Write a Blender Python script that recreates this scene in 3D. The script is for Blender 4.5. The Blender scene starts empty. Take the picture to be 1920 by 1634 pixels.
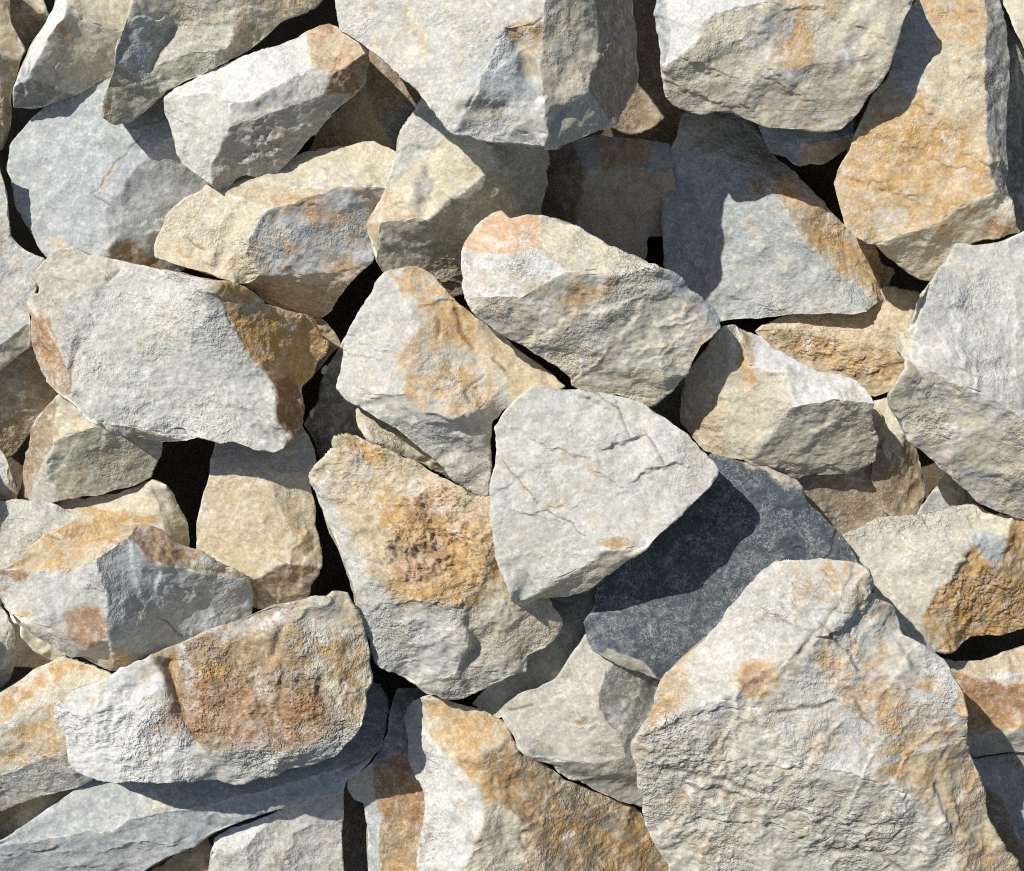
import bpy, math, numpy as np
from mathutils import Vector, Matrix, geometry

# ------------------------------------------------------------------ camera, sky, sun, exposure
S = 0.000625                      # metres per photo pixel on the face of the heap (about 1.2 m across)
CAM_D = 2600.0                    # camera distance from the face of the heap, in those pixels
SLOPE = math.radians(35)          # the heap's face leans back; the camera looks square at it
PILE = Matrix(((1, 0, 0), (0, math.cos(SLOPE), -math.sin(SLOPE)), (0, math.sin(SLOPE), math.cos(SLOPE))))
SUN = Vector((-0.49, 0.44, 0.75)).normalized()      # direction to the sun, seen from the face of the heap
scene = bpy.context.scene

cam = bpy.data.cameras.new('camera')
cam_ob = bpy.data.objects.new('camera', cam)
scene.collection.objects.link(cam_ob)
cam.sensor_width = 36
cam.lens = 36 * CAM_D / 1920
cam.clip_start, cam.clip_end = 0.02, 200
cam_ob.matrix_world = Matrix.Translation(PILE @ Vector((0, 0, CAM_D * S))) @ PILE.to_4x4()
scene.camera = cam_ob

sun_w = PILE @ SUN
world = bpy.data.worlds.new('World')
scene.world = world
world.use_nodes = True
wn = world.node_tree
sky = wn.nodes.new('ShaderNodeTexSky')
sky.sky_type = 'NISHITA'
sky.sun_disc = False
sky.sun_elevation = math.asin(sun_w.z)
sky.sun_rotation = math.atan2(sun_w.x, sun_w.y)
wn.links.new(sky.outputs[0], wn.nodes['Background'].inputs['Color'])
wn.nodes['Background'].inputs['Strength'].default_value = 0.085
sun = bpy.data.lights.new('sun', 'SUN')
sun.energy = 5.0
sun.angle = math.radians(0.5)
sun.color = (1.0, 0.96, 0.87)
sun_ob = bpy.data.objects.new('sun', sun)
scene.collection.objects.link(sun_ob)
sun_ob.rotation_euler = (-sun_w).to_track_quat('-Z', 'Y').to_euler()
sun_ob.location = sun_w * 5
scene.view_settings.view_transform = 'Standard'
scene.view_settings.look = 'None'
scene.view_settings.exposure = -0.04
scene.view_settings.gamma = 1.0
scene.cycles.use_denoising = False      # keep the stones' grain
scene.cycles.filter_width = 1.1

# ------------------------------------------------------------------ noise
_rng = np.random.RandomState(7)
_perm = _rng.permutation(4096)
_grad = _rng.normal(size=(4096, 3))
_grad /= np.linalg.norm(_grad, axis=1)[:, None]

def perlin(p):
    i = np.floor(p).astype(np.int64)
    f = p - i
    u = f * f * f * (f * (f * 6 - 15) + 10)
    out = 0
    for dx in (0, 1):
        wx = u[:, 0] if dx else 1 - u[:, 0]
        for dy in (0, 1):
            wy = u[:, 1] if dy else 1 - u[:, 1]
            for dz in (0, 1):
                wz = u[:, 2] if dz else 1 - u[:, 2]
                h = _perm[(_perm[(_perm[(i[:, 0] + dx) & 4095] + i[:, 1] + dy) & 4095] + i[:, 2] + dz) & 4095]
                g = _grad[h]
                out = out + wx * wy * wz * (g[:, 0] * (f[:, 0] - dx) + g[:, 1] * (f[:, 1] - dy) + g[:, 2] * (f[:, 2] - dz))
    return out * 1.5

def fbm(p, octaves=4, gain=0.5):
    out, a = 0, 1.0
    for k in range(octaves):
        out = out + a * perlin(p * 2.0 ** k + 17.3 * k)
        a *= gain
    return out

# ------------------------------------------------------------------ colours (base reflectance)
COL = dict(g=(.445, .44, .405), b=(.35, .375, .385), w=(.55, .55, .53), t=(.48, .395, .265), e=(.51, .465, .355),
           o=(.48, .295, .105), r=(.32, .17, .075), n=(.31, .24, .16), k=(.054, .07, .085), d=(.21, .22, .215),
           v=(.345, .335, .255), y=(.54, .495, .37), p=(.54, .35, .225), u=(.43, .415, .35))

def unproject(px, py, z):
    k = (CAM_D - z) / CAM_D
    return np.stack([(px - 960) * k, (817 - py) * k, z], 1)

# ------------------------------------------------------------------ materials
def stone_material(name, grain=.5, scratch=0.0, bump=1.0):
    m = bpy.data.materials.new(name)
    m.use_nodes = True
    nt = m.node_tree
    N, L = nt.nodes, nt.links
    bsdf = N['Principled BSDF']
    bsdf.inputs['Roughness'].default_value = .88
    bsdf.inputs['Specular IOR Level'].default_value = .22

    def node(t, **kw):
        n = N.new(t)
        for k, v in kw.items():
            setattr(n, k, v)
        return n
    def put(sock, v):
        if hasattr(v, 'is_output') or isinstance(v, bpy.types.NodeSocket):
            L.new(v, sock)
        else:
            sock.default_value = v
    def math_(op, a, b=0.0, c=0.0, clamp=False):
        n = node('ShaderNodeMath', operation=op, use_clamp=clamp)
        put(n.inputs[0], a); put(n.inputs[1], b); put(n.inputs[2], c)
        return n.outputs[0]
    def mix(f, a, b, mode='MIX'):
        n = node('ShaderNodeMix', data_type='RGBA', blend_type=mode, clamp_factor=True)
        put(n.inputs['Factor'], f)
        put(n.inputs[6], a if not isinstance(a, tuple) else (*a, 1))
        put(n.inputs[7], b if not isinstance(b, tuple) else (*b, 1))
        return n.outputs[2]
    def attr(a, out='Fac'):
        return node('ShaderNodeAttribute', attribute_name=a).outputs[out]
    def step(x, lo, hi):
        n = node('ShaderNodeMapRange', interpolation_type='SMOOTHSTEP')
        put(n.inputs[0], x); n.inputs[1].default_value = lo; n.inputs[2].default_value = hi
        n.inputs[3].default_value = 0.0; n.inputs[4].default_value = 1.0
        return n.outputs[0]
    tc = node('ShaderNodeTexCoord').outputs['Object']
    oi = node('ShaderNodeObjectInfo').outputs['Random']
    vm = node('ShaderNodeVectorMath', operation='MULTIPLY_ADD')
    L.new(tc, vm.inputs[0])
    vm.inputs[1].default_value = (1 / S,) * 3
    sh = node('ShaderNodeVectorMath', operation='SCALE')
    sh.inputs[0].default_value = (9000, 7000, 4000)
    L.new(oi, sh.inputs['Scale'])
    L.new(sh.outputs[0], vm.inputs[2])
    P = vm.outputs[0]
    def noise(scale, detail=6, rough=.6, dist=0.0, lac=2.0):
        n = node('ShaderNodeTexNoise')
        L.new(P, n.inputs['Vector'])
        n.inputs['Scale'].default_value = 1 / scale
        n.inputs['Detail'].default_value = detail
        n.inputs['Roughness'].default_value = rough
        n.inputs['Distortion'].default_value = dist
        n.inputs['Lacunarity'].default_value = lac
        return n.outputs['Fac']
    n_big = noise(120, 6, .62)
    n_mid = noise(34, 8, .68)
    n_patch = noise(48, 9, .66, .6)
    n_dust = noise(70, 9, .7, .3)
    n_fine = noise(13, 3, .75)
    n_grit = noise(6.0, 1, .7)
    # base colour, mottled
    c = attr('base', 'Color')
    bright = math_('MULTIPLY_ADD', n_big, .3, .87)
    bright = math_('MULTIPLY', bright, math_('MULTIPLY_ADD', n_mid, .4, .82))
    gr = math_('MULTIPLY_ADD', n_fine, .75 * grain, 1 - .375 * grain)
    gr = math_('MULTIPLY', gr, math_('MULTIPLY_ADD', n_grit, .9 * grain, 1 - .45 * grain))
    # warm and cool drift
    if not scratch:
        c = mix(math_('MULTIPLY', step(n_dust, .50, .66), .5), c, mix(.5, c, (.56, .50, .37)))
    c = mix(math_('MULTIPLY', step(noise(55, 8, .65), .54, .70), .5), c, mix(.55, c, (.33, .36, .41)) if not scratch else c)
    # bedding: streaks along one direction of each stone
    ang = math_('MULTIPLY', math_('FRACT', math_('MULTIPLY', oi, 7.13)), 6.28)
    vr = node('ShaderNodeVectorRotate', rotation_type='AXIS_ANGLE')
    L.new(P, vr.inputs['Vector']); vr.inputs['Axis'].default_value = (.2, .5, .84); L.new(ang, vr.inputs['Angle'])
    vs = node('ShaderNodeVectorMath', operation='MULTIPLY')
    L.new(vr.outputs[0], vs.inputs[0]); vs.inputs[1].default_value = (.16, 1, .6)
    nb = node('ShaderNodeTexNoise'); L.new(vs.outputs[0], nb.inputs['Vector'])
    nb.inputs['Scale'].default_value = 1 / 15; nb.inputs['Detail'].default_value = 7; nb.inputs['Roughness'].default_value = .68
    bed = nb.outputs['Fac']
    bedded = step(math_('FRACT', math_('MULTIPLY', oi, 13.7)), .25, .9)
    c = mix(math_('MULTIPLY', math_('MULTIPLY', step(bed, .52, .66), bedded), .45), c, mix(.45, (.62, .60, .53), c))
    c = mix(math_('MULTIPLY', math_('MULTIPLY', step(bed, .46, .34), bedded), .45), c, mix(.55, (.17, .155, .125), c))
    # iron stain
    sm = attr('stain')
    sx = math_('ADD', sm, math_('MULTIPLY', math_('SUBTRACT', n_patch, .5), 1.9))
    sx = math_('ADD', sx, math_('MULTIPLY', math_('SUBTRACT', noise(15, 8, .78), .5), 1.1))
    sx = math_('ADD', sx, math_('MULTIPLY', math_('SUBTRACT', bed, .5), math_('MULTIPLY_ADD', bedded, .9, .3)))
    sf = step(sx, .42, .72)
    sf = math_('MULTIPLY', sf, math_('MULTIPLY_ADD', n_fine, .8, .45), clamp=True)
    sc = mix(step(n_mid, .42, .66), attr('stain_color', 'Color'), mix(.5, attr('stain_color', 'Color'), (.24, .13, .06)))
    sc = mix(math_('MULTIPLY', step(noise(18, 5, .74), .50, .62), .6), sc, mix(.35, sc, (.60, .50, .34)))
    sc = mix(math_('MULTIPLY', step(noise(44, 5, .7), .52, .64), .55), sc, mix(.55, sc, (.22, .13, .07)))
    c = mix(sf, c, sc)
    # salt and pepper of grains, from a few pixels to a thumb's width
    pale = .1 if scratch else .5
    c = mix(math_('MULTIPLY', step(noise(15, 4, .76), .50, .62), pale), c, mix(.35, (.68, .66, .61), c))
    c = mix(math_('MULTIPLY', step(noise(12, 4, .76), .55, .66), .42), c, mix(.42, (.13, .12, .105), c))
    c = mix(math_('MULTIPLY', step(noise(24, 9, .74, .5), .55, .67), .0 if scratch else .32), c, mix(.45, (.50, .37, .21), c))
    # thin iron veins in stained rocks
    v = math_('ABSOLUTE', math_('SUBTRACT', noise(60, 5, .55, 1.2), .5))
    vf = math_('MULTIPLY', math_('SUBTRACT', 1.0, step(v, .004, .016)), math_('MULTIPLY', step(sm, .12, .5), step(n_big, .45, .62)))
    c = mix(math_('MULTIPLY', vf, .3), c, (.30, .16, .06))
    # pale bruising along the worn edges
    ef = math_('MULTIPLY', math_('MULTIPLY', attr('wear'), .25 if scratch else 1.0), step(n_patch, .34, .58))
    c = mix(math_('MULTIPLY', ef, .85), c, (.74, .735, .71))
    # pale and dark specks
    sp = noise(5, 2, .5)
    c = mix(math_('MULTIPLY', step(sp, .64, .74), .12 if scratch else .45), c, (.66, .64, .58))
    c = mix(math_('MULTIPLY', step(noise(9, 4, .7), .66, .76), .55), c, mix(.3, (.10, .09, .08), c))
    if scratch:
        for sc_, w_, st_ in ((30, .0035, (1, 1.8, 1)), (17, .005, (1.5, .8, 1)), (46, .0025, (.7, 1.4, 1))):
            vx = node('ShaderNodeVectorMath', operation='MULTIPLY')
            L.new(P, vx.inputs[0]); vx.inputs[1].default_value = st_
            ns = node('ShaderNodeTexNoise'); L.new(vx.outputs[0], ns.inputs['Vector'])
            ns.inputs['Scale'].default_value = 1 / sc_; ns.inputs['Detail'].default_value = 6; ns.inputs['Roughness'].default_value = .62
            ns.inputs['Distortion'].default_value = 1.1
            ln = math_('SUBTRACT', 1.0, step(math_('ABSOLUTE', math_('SUBTRACT', ns.outputs['Fac'], .5)), w_, w_ * 2.2))
            c = mix(math_('MULTIPLY', math_('MULTIPLY', ln, step(n_patch, .40, .55)), scratch), c, (.34, .36, .36))
        c = mix(math_('MULTIPLY', step(noise(8, 2, .6), .64, .70), .45), c, (.30, .32, .32))
    # dust lying on what the pile turns up towards the sky is part of the base colour; cracks hold dirt
    c = mix(math_('MULTIPLY', attr('dirt'), .75), c, (.11, .085, .06))
    c = mix(1.0, c, math_('MULTIPLY', bright, gr), 'MULTIPLY')
    L.new(c, bsdf.inputs['Base Color'])
    # relief finer than the mesh
    own = math_('FRACT', math_('MULTIPLY', oi, 29.3))
    h = math_('ADD', math_('MULTIPLY', noise(11, 2, .8), math_('MULTIPLY_ADD', own, 1.5, .5)), math_('MULTIPLY', n_grit, .45))
    h = math_('ADD', h, math_('MULTIPLY', noise(30, 4, .72), math_('MULTIPLY_ADD', own, -1.3, 2.2)))
    h = math_('ADD', h, math_('MULTIPLY', math_('MULTIPLY', bed, bedded), .9))
    h = math_('SUBTRACT', h, math_('MULTIPLY', sf, .25))
    bp = node('ShaderNodeBump')
    put(bp.inputs['Strength'], math_('MULTIPLY', attr('rough'), 0.5 * bump, clamp=True))
    bp.inputs['Distance'].default_value = 7 * S
    L.new(h, bp.inputs['Height'])
    L.new(bp.outputs[0], bsdf.inputs['Normal'])
    return m

MATS = dict(stone=stone_material('weathered_limestone', .75), slate=stone_material('dark_slate', .5, .85, .6),
            quartz=stone_material('white_quartz', .6, 0, 1.2))
# ------------------------------------------------------------------ the rocks
# R(name, label, rank, vertices 'idX,Y', facets 'ids|slope x,slope y|colour', options)
# the rank says which rock lies on which; a colour is base, or base/stain+coverage
ROCKS = []
def R(name, label, rank, verts, facets, **kw):
    ROCKS.append((name, label, rank, verts, facets, kw))

R('rock', 'tan brown rock filling the top left corner, left of the pointed grey rock', 1,
  'a-60,-30 b12,-30 c17,0 d21,42 e42,76 f50,96 g40,115 h28,158 i23,197 j17,253 k3,282 l-60,320 m-10,100 n5,180',
  ['abcdefgm|.3,.05|t/n3', 'amnkl|.1,-.3|n', 'mghijkn|.6,-.55|n/v4'])
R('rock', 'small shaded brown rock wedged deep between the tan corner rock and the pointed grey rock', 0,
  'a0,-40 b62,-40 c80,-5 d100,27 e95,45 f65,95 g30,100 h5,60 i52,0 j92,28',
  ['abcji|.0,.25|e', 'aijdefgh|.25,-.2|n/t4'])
R('rock', 'pointed grey rock with a white left edge, near the top left corner', 2,
  'a114,-40 b107,0 c95,27 d76,58 e56,92 f45,118 g25,165 h24,203 i55,206 j85,200 k140,180 l175,160 m215,140 n250,60 o270,-40 p125,8 q118,33 r84,82 s52,146 t150,35 u205,55',
  ['abcdefsrqp|-.5,.25|w', 'aptuno|.15,.0|e/g4', 'pqrsklmnut|.35,-.38|u/v5', 'fgs|-.25,-.35|b', 'sghijk|.2,-.7|d/v4'],
  st=[(120, 62, 14, 8, 30, 'r', .6)])
R('boulder', 'brownish grey boulder with a rounded olive nose, at the top above the pale block', 4,
  'a255,-40 b248,0 c234,42 d217,84 e214,118 f203,158 g194,186 h193,214 i217,232 j242,228 k267,214 l284,194 m310,169 n352,155 o394,135 p436,113 q460,101 r488,84 s513,56 t525,42 u544,31 v570,22 w592,14 x615,-10 y600,-40 A262,18 B325,52 C300,88 D285,125 E270,150 F425,92 G440,45 H455,-10 I355,100',
  ['abcdA|-.15,-.05|e', 'AdeEDCB|.5,-.15|b/v4', 'efghijklE|.15,-.5|v/o3', 'ElmnoFID|.1,-.5|v', 'DIFGBC|-.05,-.1|u/e4', 'BGHaA|.15,-.3|e/u4', 'GFopqrstuvwxyH|.33,-.3|t/v5'],
  ck=[((330,55,300,90,285,125),5,7)], bp=[(435,75,16,7)], rough=1.4)
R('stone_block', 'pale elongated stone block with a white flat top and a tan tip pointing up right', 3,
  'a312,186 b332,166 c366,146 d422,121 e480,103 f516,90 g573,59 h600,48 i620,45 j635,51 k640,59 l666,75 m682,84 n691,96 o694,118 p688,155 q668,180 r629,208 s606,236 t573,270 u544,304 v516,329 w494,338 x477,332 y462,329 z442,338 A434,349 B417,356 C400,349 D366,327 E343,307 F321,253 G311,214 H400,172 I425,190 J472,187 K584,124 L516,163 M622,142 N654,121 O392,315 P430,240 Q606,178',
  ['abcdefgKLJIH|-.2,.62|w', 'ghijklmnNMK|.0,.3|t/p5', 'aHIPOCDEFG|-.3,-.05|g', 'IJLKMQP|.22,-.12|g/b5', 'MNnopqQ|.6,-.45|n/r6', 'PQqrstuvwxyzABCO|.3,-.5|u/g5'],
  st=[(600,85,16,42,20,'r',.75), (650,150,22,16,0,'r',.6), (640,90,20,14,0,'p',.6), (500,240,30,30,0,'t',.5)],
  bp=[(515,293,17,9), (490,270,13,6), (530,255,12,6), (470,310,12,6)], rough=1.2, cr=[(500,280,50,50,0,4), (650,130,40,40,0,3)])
R('boulder', 'wide smooth blue grey boulder with a thin tan line across it, upper left', 1,
  'a76,203 b42,240 c17,273 d10,318 e20,340 f22,363 g31,394 h51,425 i70,460 j85,480 k150,520 l250,540 m330,520 n420,430 o440,340 p390,240 q330,150 r220,110 A310,265 B234,338 C225,360 D197,391 E203,460 G240,448 s215,535',
  ['rabcdefghijksEDCBApq|-.06,.08|b', 'ABCDEGmnop|.36,-.2|b/d3', 'EslmG|.5,-.3|n/t5'],
  ck=[((270,250,235,290,170,366),1.2,3), ((175,372,205,385),1.5,3)], st=[(220,310,4,70,38,'t',.8), (285,235,22,30,0,'t',.45), (110,460,30,20,0,'e',.7)], rough=.5)
R('rock', 'tan and ochre rock with a dark notch on its left side, under the pale block', 2,
  'a391,349 b335,380 c310,403 d304,422 e290,450 f286,465 g293,482 h324,493 i360,504 j400,518 k440,530 l460,535 m471,546 n497,566 o536,583 p581,594 q606,593 r623,580 s640,558 t657,532 u699,487 v705,451 w705,428 x715,388 y735,352 z745,290 A700,270 B600,280 C500,310 D440,335 E630,352 F499,394 G468,445 H462,475 J490,518 K575,515 L640,513 M671,504',
  ['aDCBAzyE|-.05,.42|e/g4', 'aEF|-.1,.25|t', 'aFGHJlkjihgfedcb|-.15,.02|e/o3', 'FEyxwvuMLKJHG|.32,-.25|b/o5', 'lJKLMutsrqponm|.1,-.85|t/n4'],
  ck=[((433,412,412,445,414,480,405,500),9,9), ((350,445,380,470),3,4)], st=[(340,400,40,22,10,'o',.4), (560,400,55,40,0,'o',.55), (430,380,80,14,12,'o',.4)], rough=1.5, lam=(60,1.5,14))
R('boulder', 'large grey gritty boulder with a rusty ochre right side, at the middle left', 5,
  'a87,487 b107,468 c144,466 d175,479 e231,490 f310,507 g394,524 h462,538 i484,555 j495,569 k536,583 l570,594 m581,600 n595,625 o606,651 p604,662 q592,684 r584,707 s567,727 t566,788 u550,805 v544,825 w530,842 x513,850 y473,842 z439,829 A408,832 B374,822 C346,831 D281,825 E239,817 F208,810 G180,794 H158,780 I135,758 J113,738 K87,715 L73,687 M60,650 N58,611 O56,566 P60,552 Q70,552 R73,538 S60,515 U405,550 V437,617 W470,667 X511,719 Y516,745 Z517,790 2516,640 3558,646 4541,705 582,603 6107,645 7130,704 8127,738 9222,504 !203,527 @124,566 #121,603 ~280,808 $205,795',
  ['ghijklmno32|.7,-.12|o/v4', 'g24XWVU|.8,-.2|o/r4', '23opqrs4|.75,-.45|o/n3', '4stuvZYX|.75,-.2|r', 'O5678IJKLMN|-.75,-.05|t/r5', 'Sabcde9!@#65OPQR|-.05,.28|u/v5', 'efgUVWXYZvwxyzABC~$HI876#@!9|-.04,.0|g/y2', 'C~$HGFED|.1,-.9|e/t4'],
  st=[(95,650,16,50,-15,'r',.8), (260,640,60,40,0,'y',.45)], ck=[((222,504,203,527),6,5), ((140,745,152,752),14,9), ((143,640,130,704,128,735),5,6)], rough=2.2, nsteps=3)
R('rock', 'dusty beige rock with a bright ridge and speckled lower face, under the big top boulder', 3,
  'a795,186 b772,220 c750,251 d741,296 e722,352 f697,400 g687,422 h688,440 i694,451 j702,490 k716,515 l745,530 m840,560 n900,540 o1010,420 p1024,366 q1028,310 r1026,270 s960,200 t850,190 A843,250 B820,272 C808,408 D835,380 E880,350 F935,305 G905,262 H715,418',
  ['abcdeBAt|-.1,.1|g', 'ABeCDEFG|-.15,.12|y/e5', 'CDEFGrqponmlkjH|.3,-.55|v/e4', 'efghijHC|-.35,-.1|t/o4', 'tAGrs|.1,.2|e'],
  ck=[((800,320,795,360,788,400),7,13)], st=[(792,362,16,40,10,'d',.75), (760,450,45,30,0,'d',.7)], rough=1.4)
R('boulder', 'large pale boulder at top centre with brown right flank and small ochre pocket', 5,
  'a628,-40 b630,0 c632,28 d640,59 e663,73 f685,87 g702,101 h727,124 i756,146 j784,172 k803,194 l820,217 m837,239 n848,250 o882,253 p896,262 q960,266 r995,273 s1018,275 t1027,282 u1065,270 v1105,253 w1144,234 x1164,211 y1178,191 z1192,169 A1196,135 B1195,84 C1189,28 D1185,-40 E1020,-40 F1022,30 G1015,80 H1013,130 I1020,190 J1028,250 K1105,-40 L1116,22 M1124,60 N1115,115 O1103,170 P1078,184 Q1045,222 R947,52 S856,158 T893,170 W1000,45 X998,148 Y1005,185 Z969,84',
  ['abcdefghijklmnTSRWFE|-.27,.05|g/e4', 'STR|-.3,.05|b/w4', 'RTYXZ|.45,-.08|b', 'RZXHGFW|.05,-.15|y/o5', 'TnopqrsJIHXY|.05,-.3|g/u4', 'KLMNOPQtsJIHGFE|.4,-.08|e/g4', 'KLMNOwxyzABCD|1.25,-.15|n/t3', 'OwvutQP|.35,-.5|u/t4'],
  ck=[((760,30,790,80,815,110),4,9), ((880,205,905,207,945,203),7,15), ((1060,215,1045,240),12,14), ((965,60,985,120,1000,148),9,12)],
  st=[(785,70,14,50,-25,'y',.7), (905,205,55,18,0,'v',.65), (980,60,28,18,0,'o',.95), (990,110,18,40,0,'y',.8)], rough=1.3, lift=170)
R('boulder', 'big rounded beige boulder with a white upper face, top right beside the golden block', 5,
  'a1222,-40 b1226,0 c1228,37 d1234,84 e1240,118 f1245,158 g1248,180 h1262,194 i1285,208 j1313,213 k1347,208 l1369,210 m1395,222 n1420,235 o1457,240 p1541,248 q1552,248 r1580,240 s1597,225 t1614,208 u1628,180 v1645,165 w1665,135 x1676,98 y1682,73 z1698,31 A1712,10 B1720,-40 C1240,-40 D1258,60 E1252,122 F1380,17 G1344,24 H1316,42 I1310,73 J1268,112 K1437,3 L1480,-40 M1560,115 N1400,150 O1290,160',
  ['abcdeEDC|-.6,-.1|b', 'CDEJIHGFKL|-.18,.4|w/b3', 'JIHGFKLBAzyxMNO|.03,-.2|e/u4', 'EJONMxwvutsrqponmlkjihgfe|.03,-.4|e/t4'],
  st=[(1490,110,30,60,10,'o',.7), (1530,20,40,25,0,'o',.55), (1440,50,40,30,0,'b',.65), (1600,80,16,60,20,'b',.65), (1500,150,60,15,10,'b',.55), (1420,110,20,40,-20,'b',.6)], rough=1.2, lift=10)
R('stone_block', 'tall golden ochre stone block standing at the right beside the big beige boulder', 3,
  'a1722,-40 b1719,0 c1698,31 d1684,73 e1676,113 f1662,144 g1634,180 h1621,208 i1603,248 j1591,282 k1572,315 l1562,346 m1566,363 n1575,394 o1580,422 p1603,445 q1620,455 r1642,462 s1665,482 t1696,504 u1724,521 v1746,527 w1790,470 x1830,450 y1880,440 z1912,436 B1904,414 C1895,374 D1886,340 E1888,250 F1893,120 G1880,20 H1875,-40 I1847,-40 J1848,0 K1850,56 L1847,113 M1848,214 N1850,310 O1867,358 P1838,372 Q1790,395 R1740,430 S1690,440',
  ['abcdefghijklmnopqrSRQPONMLKJI|-.06,.02|t/o6', 'IJKLMNOCDEFGH|.85,-.05|d/e4', 'rSRQPOCBzyxwvuts|.15,-.62|e/t4'],
  st=[(1700,300,120,120,0,'o',.75), (1790,150,50,60,0,'y',.7), (1640,420,60,25,15,'o',.6), (1860,430,30,15,-20,'r',.8), (1670,410,25,20,0,'g',.5), (1710,100,30,70,10,'b',.7)], ck=[((1820,18,1830,22),4,6)], rough=1.1)
R('rock', 'tan sunlit rock cut off in the top right corner above the dark gap', 3,
  'a1878,-50 b1880,5 c1901,50 d1922,95 e1990,140 f1990,-50 g1930,20', ['abcg|-.3,.0|e', 'gcdefa|.05,.1|e/y4'])
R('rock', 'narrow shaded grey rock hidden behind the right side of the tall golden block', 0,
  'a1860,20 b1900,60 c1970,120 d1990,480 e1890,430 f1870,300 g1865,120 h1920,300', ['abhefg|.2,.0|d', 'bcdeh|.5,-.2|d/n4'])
R('rock', 'salmon capped beige boulder with a white left end, at the centre of the heap', 6,
  'a862,490 b865,462 c877,447 d891,428 e922,400 f939,396 g955,410 h986,404 i1012,403 j1040,408 k1065,420 l1090,434 m1116,448 n1141,462 o1172,476 p1197,487 q1217,501 r1234,503 s1254,508 t1268,518 u1296,546 v1324,566 w1341,580 x1351,600 y1351,614 z1335,634 A1318,650 B1313,662 C1288,704 D1259,727 E1240,746 F1214,762 G1178,743 H1110,735 I1085,729 J1074,724 K1068,707 L1043,687 M1000,667 N981,650 O958,639 P930,622 Q885,590 R868,560 S864,535 T1010,448 U1003,466 V950,478 W895,472 X1062,508 Y1105,517 Z1162,514 11215,506 21275,558 31312,604 4970,560 5905,560 61150,680',
  ['bcdefghiTUVW|-.25,.35|p/t4', 'ijklmnopqrs1ZYXUT|.02,.4|y/g5', 'stuvwxy321|.42,.05|b/u4', 'abWVUX45RS|-.3,.0|w/u5', 'XYZ123yzABC64|.08,-.16|u/y4', '46CDEFGHIJKLMNOPQR5|.02,-.45|e/u5'],
  st=[(1080,555,38,32,10,'o',.75), (1140,540,22,20,0,'o',.6), (1280,610,50,40,30,'o',.5), (1000,540,60,30,0,'v',.6), (1170,620,80,50,0,'e',.45)], und=1.6, rough=1.8, lift=60, ck=[((1060,540,1095,560,1100,590),3,10)])
R('boulder', 'flat blue grey boulder with an ochre strip on its right edge, under the beige boulder', 2,
  'a1285,208 b1273,234 c1268,256 d1257,279 e1237,310 f1236,338 g1240,380 h1243,439 i1246,500 j1280,590 k1350,606 l1400,598 m1465,594 n1521,589 o1603,589 p1625,583 q1648,569 r1665,546 s1673,513 t1670,507 u1653,496 v1634,470 w1603,442 x1580,420 y1527,363 z1493,327 A1456,298 B1434,267 C1417,235 D1400,205 E1330,180 G1300,280 H1380,305 I1430,330 J1440,352 K1480,400 L1496,437 M1524,462 N1566,507 O1603,530 P1640,560',
  ['EabcdGHIJzABCD|.2,.22|u/n4', 'defghijklmnopqPONMLKJIHG|-.12,-.08|b/g4', 'JKLMNOPqrstuvwxyz|.5,.1|u/o6'],
  st=[(1580,475,28,70,-48,'o',.8), (1505,415,14,20,0,'n',.7), (1430, 350, 24, 12, 0, 'o', .5)], rough=1.7, lift=-125)
R('stone', 'small blue grey stone with a tan underside tucked below the big beige boulder', 1,
  'a1420,235 b1434,270 c1445,287 d1473,296 e1493,310 f1504,314 g1518,310 h1546,310 i1569,293 j1591,279 k1603,253 l1600,220 m1500,200 n1430,205 o1500,272 p1590,258',
  ['nabcdefopklm|-.05,.1|b', 'fghijkpo|.2,-.8|t/u4'])
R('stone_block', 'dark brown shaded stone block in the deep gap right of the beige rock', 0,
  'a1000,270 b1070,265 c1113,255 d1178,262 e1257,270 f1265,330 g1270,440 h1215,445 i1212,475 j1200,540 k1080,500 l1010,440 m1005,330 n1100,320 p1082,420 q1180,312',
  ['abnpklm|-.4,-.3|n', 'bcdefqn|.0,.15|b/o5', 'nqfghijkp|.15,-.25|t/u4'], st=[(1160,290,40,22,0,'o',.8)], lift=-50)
R('rock', 'ochre faced rock with a pale grey left side, left of the salmon capped boulder', 5,
  'a722,513 b733,507 c761,500 d778,497 e795,503 f812,515 g829,535 h851,558 i868,572 j891,594 k939,622 l966,651 m1000,673 n1020,693 o1042,708 p1060,728 q1000,745 r960,755 s925,790 t920,860 u917,925 v885,925 w860,900 x834,875 5800,850 6750,810 I711,788 G680,769 F651,755 E629,728 J640,682 K649,636 L657,614 M677,583 N694,558 O705,535 P737,523 Q757,560 R770,585 S771,640 T765,690 U756,738 V798,774 W850,783 X908,762 3950,712 2893,650 4870,795 7700,742',
  ['aPQRSTU7EJKLMNO|-.4,.02|g/e3', 'E7GF|.1,-.5|u', 'abcdefghij23XWVUTSRQP|.02,.1|u/o6', 'jklmnopqr32|.12,.28|t/e4', 'VWX3rst4|.4,-.55|u/d3', '7UV4tuvwx56IG|-.02,-.45|g/u4'],
  st=[(845,590,32,60,-30,'o',.95), (800,560,30,50,-35,'o',.7), (770,700,14,70,0,'w',.9), (769,620,12,60,0,'w',.9), (830,700,80,60,0,'o',.55), (880,880,20,60,-50,'w',.6)],
  ck=[((818,600,826,622,822,632),4,4), ((905,705,870,735,880,755),3,4), ((855,580,868,620,892,648),7,5), ((930,668,950,692),4,4)], rough=1.4)
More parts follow.
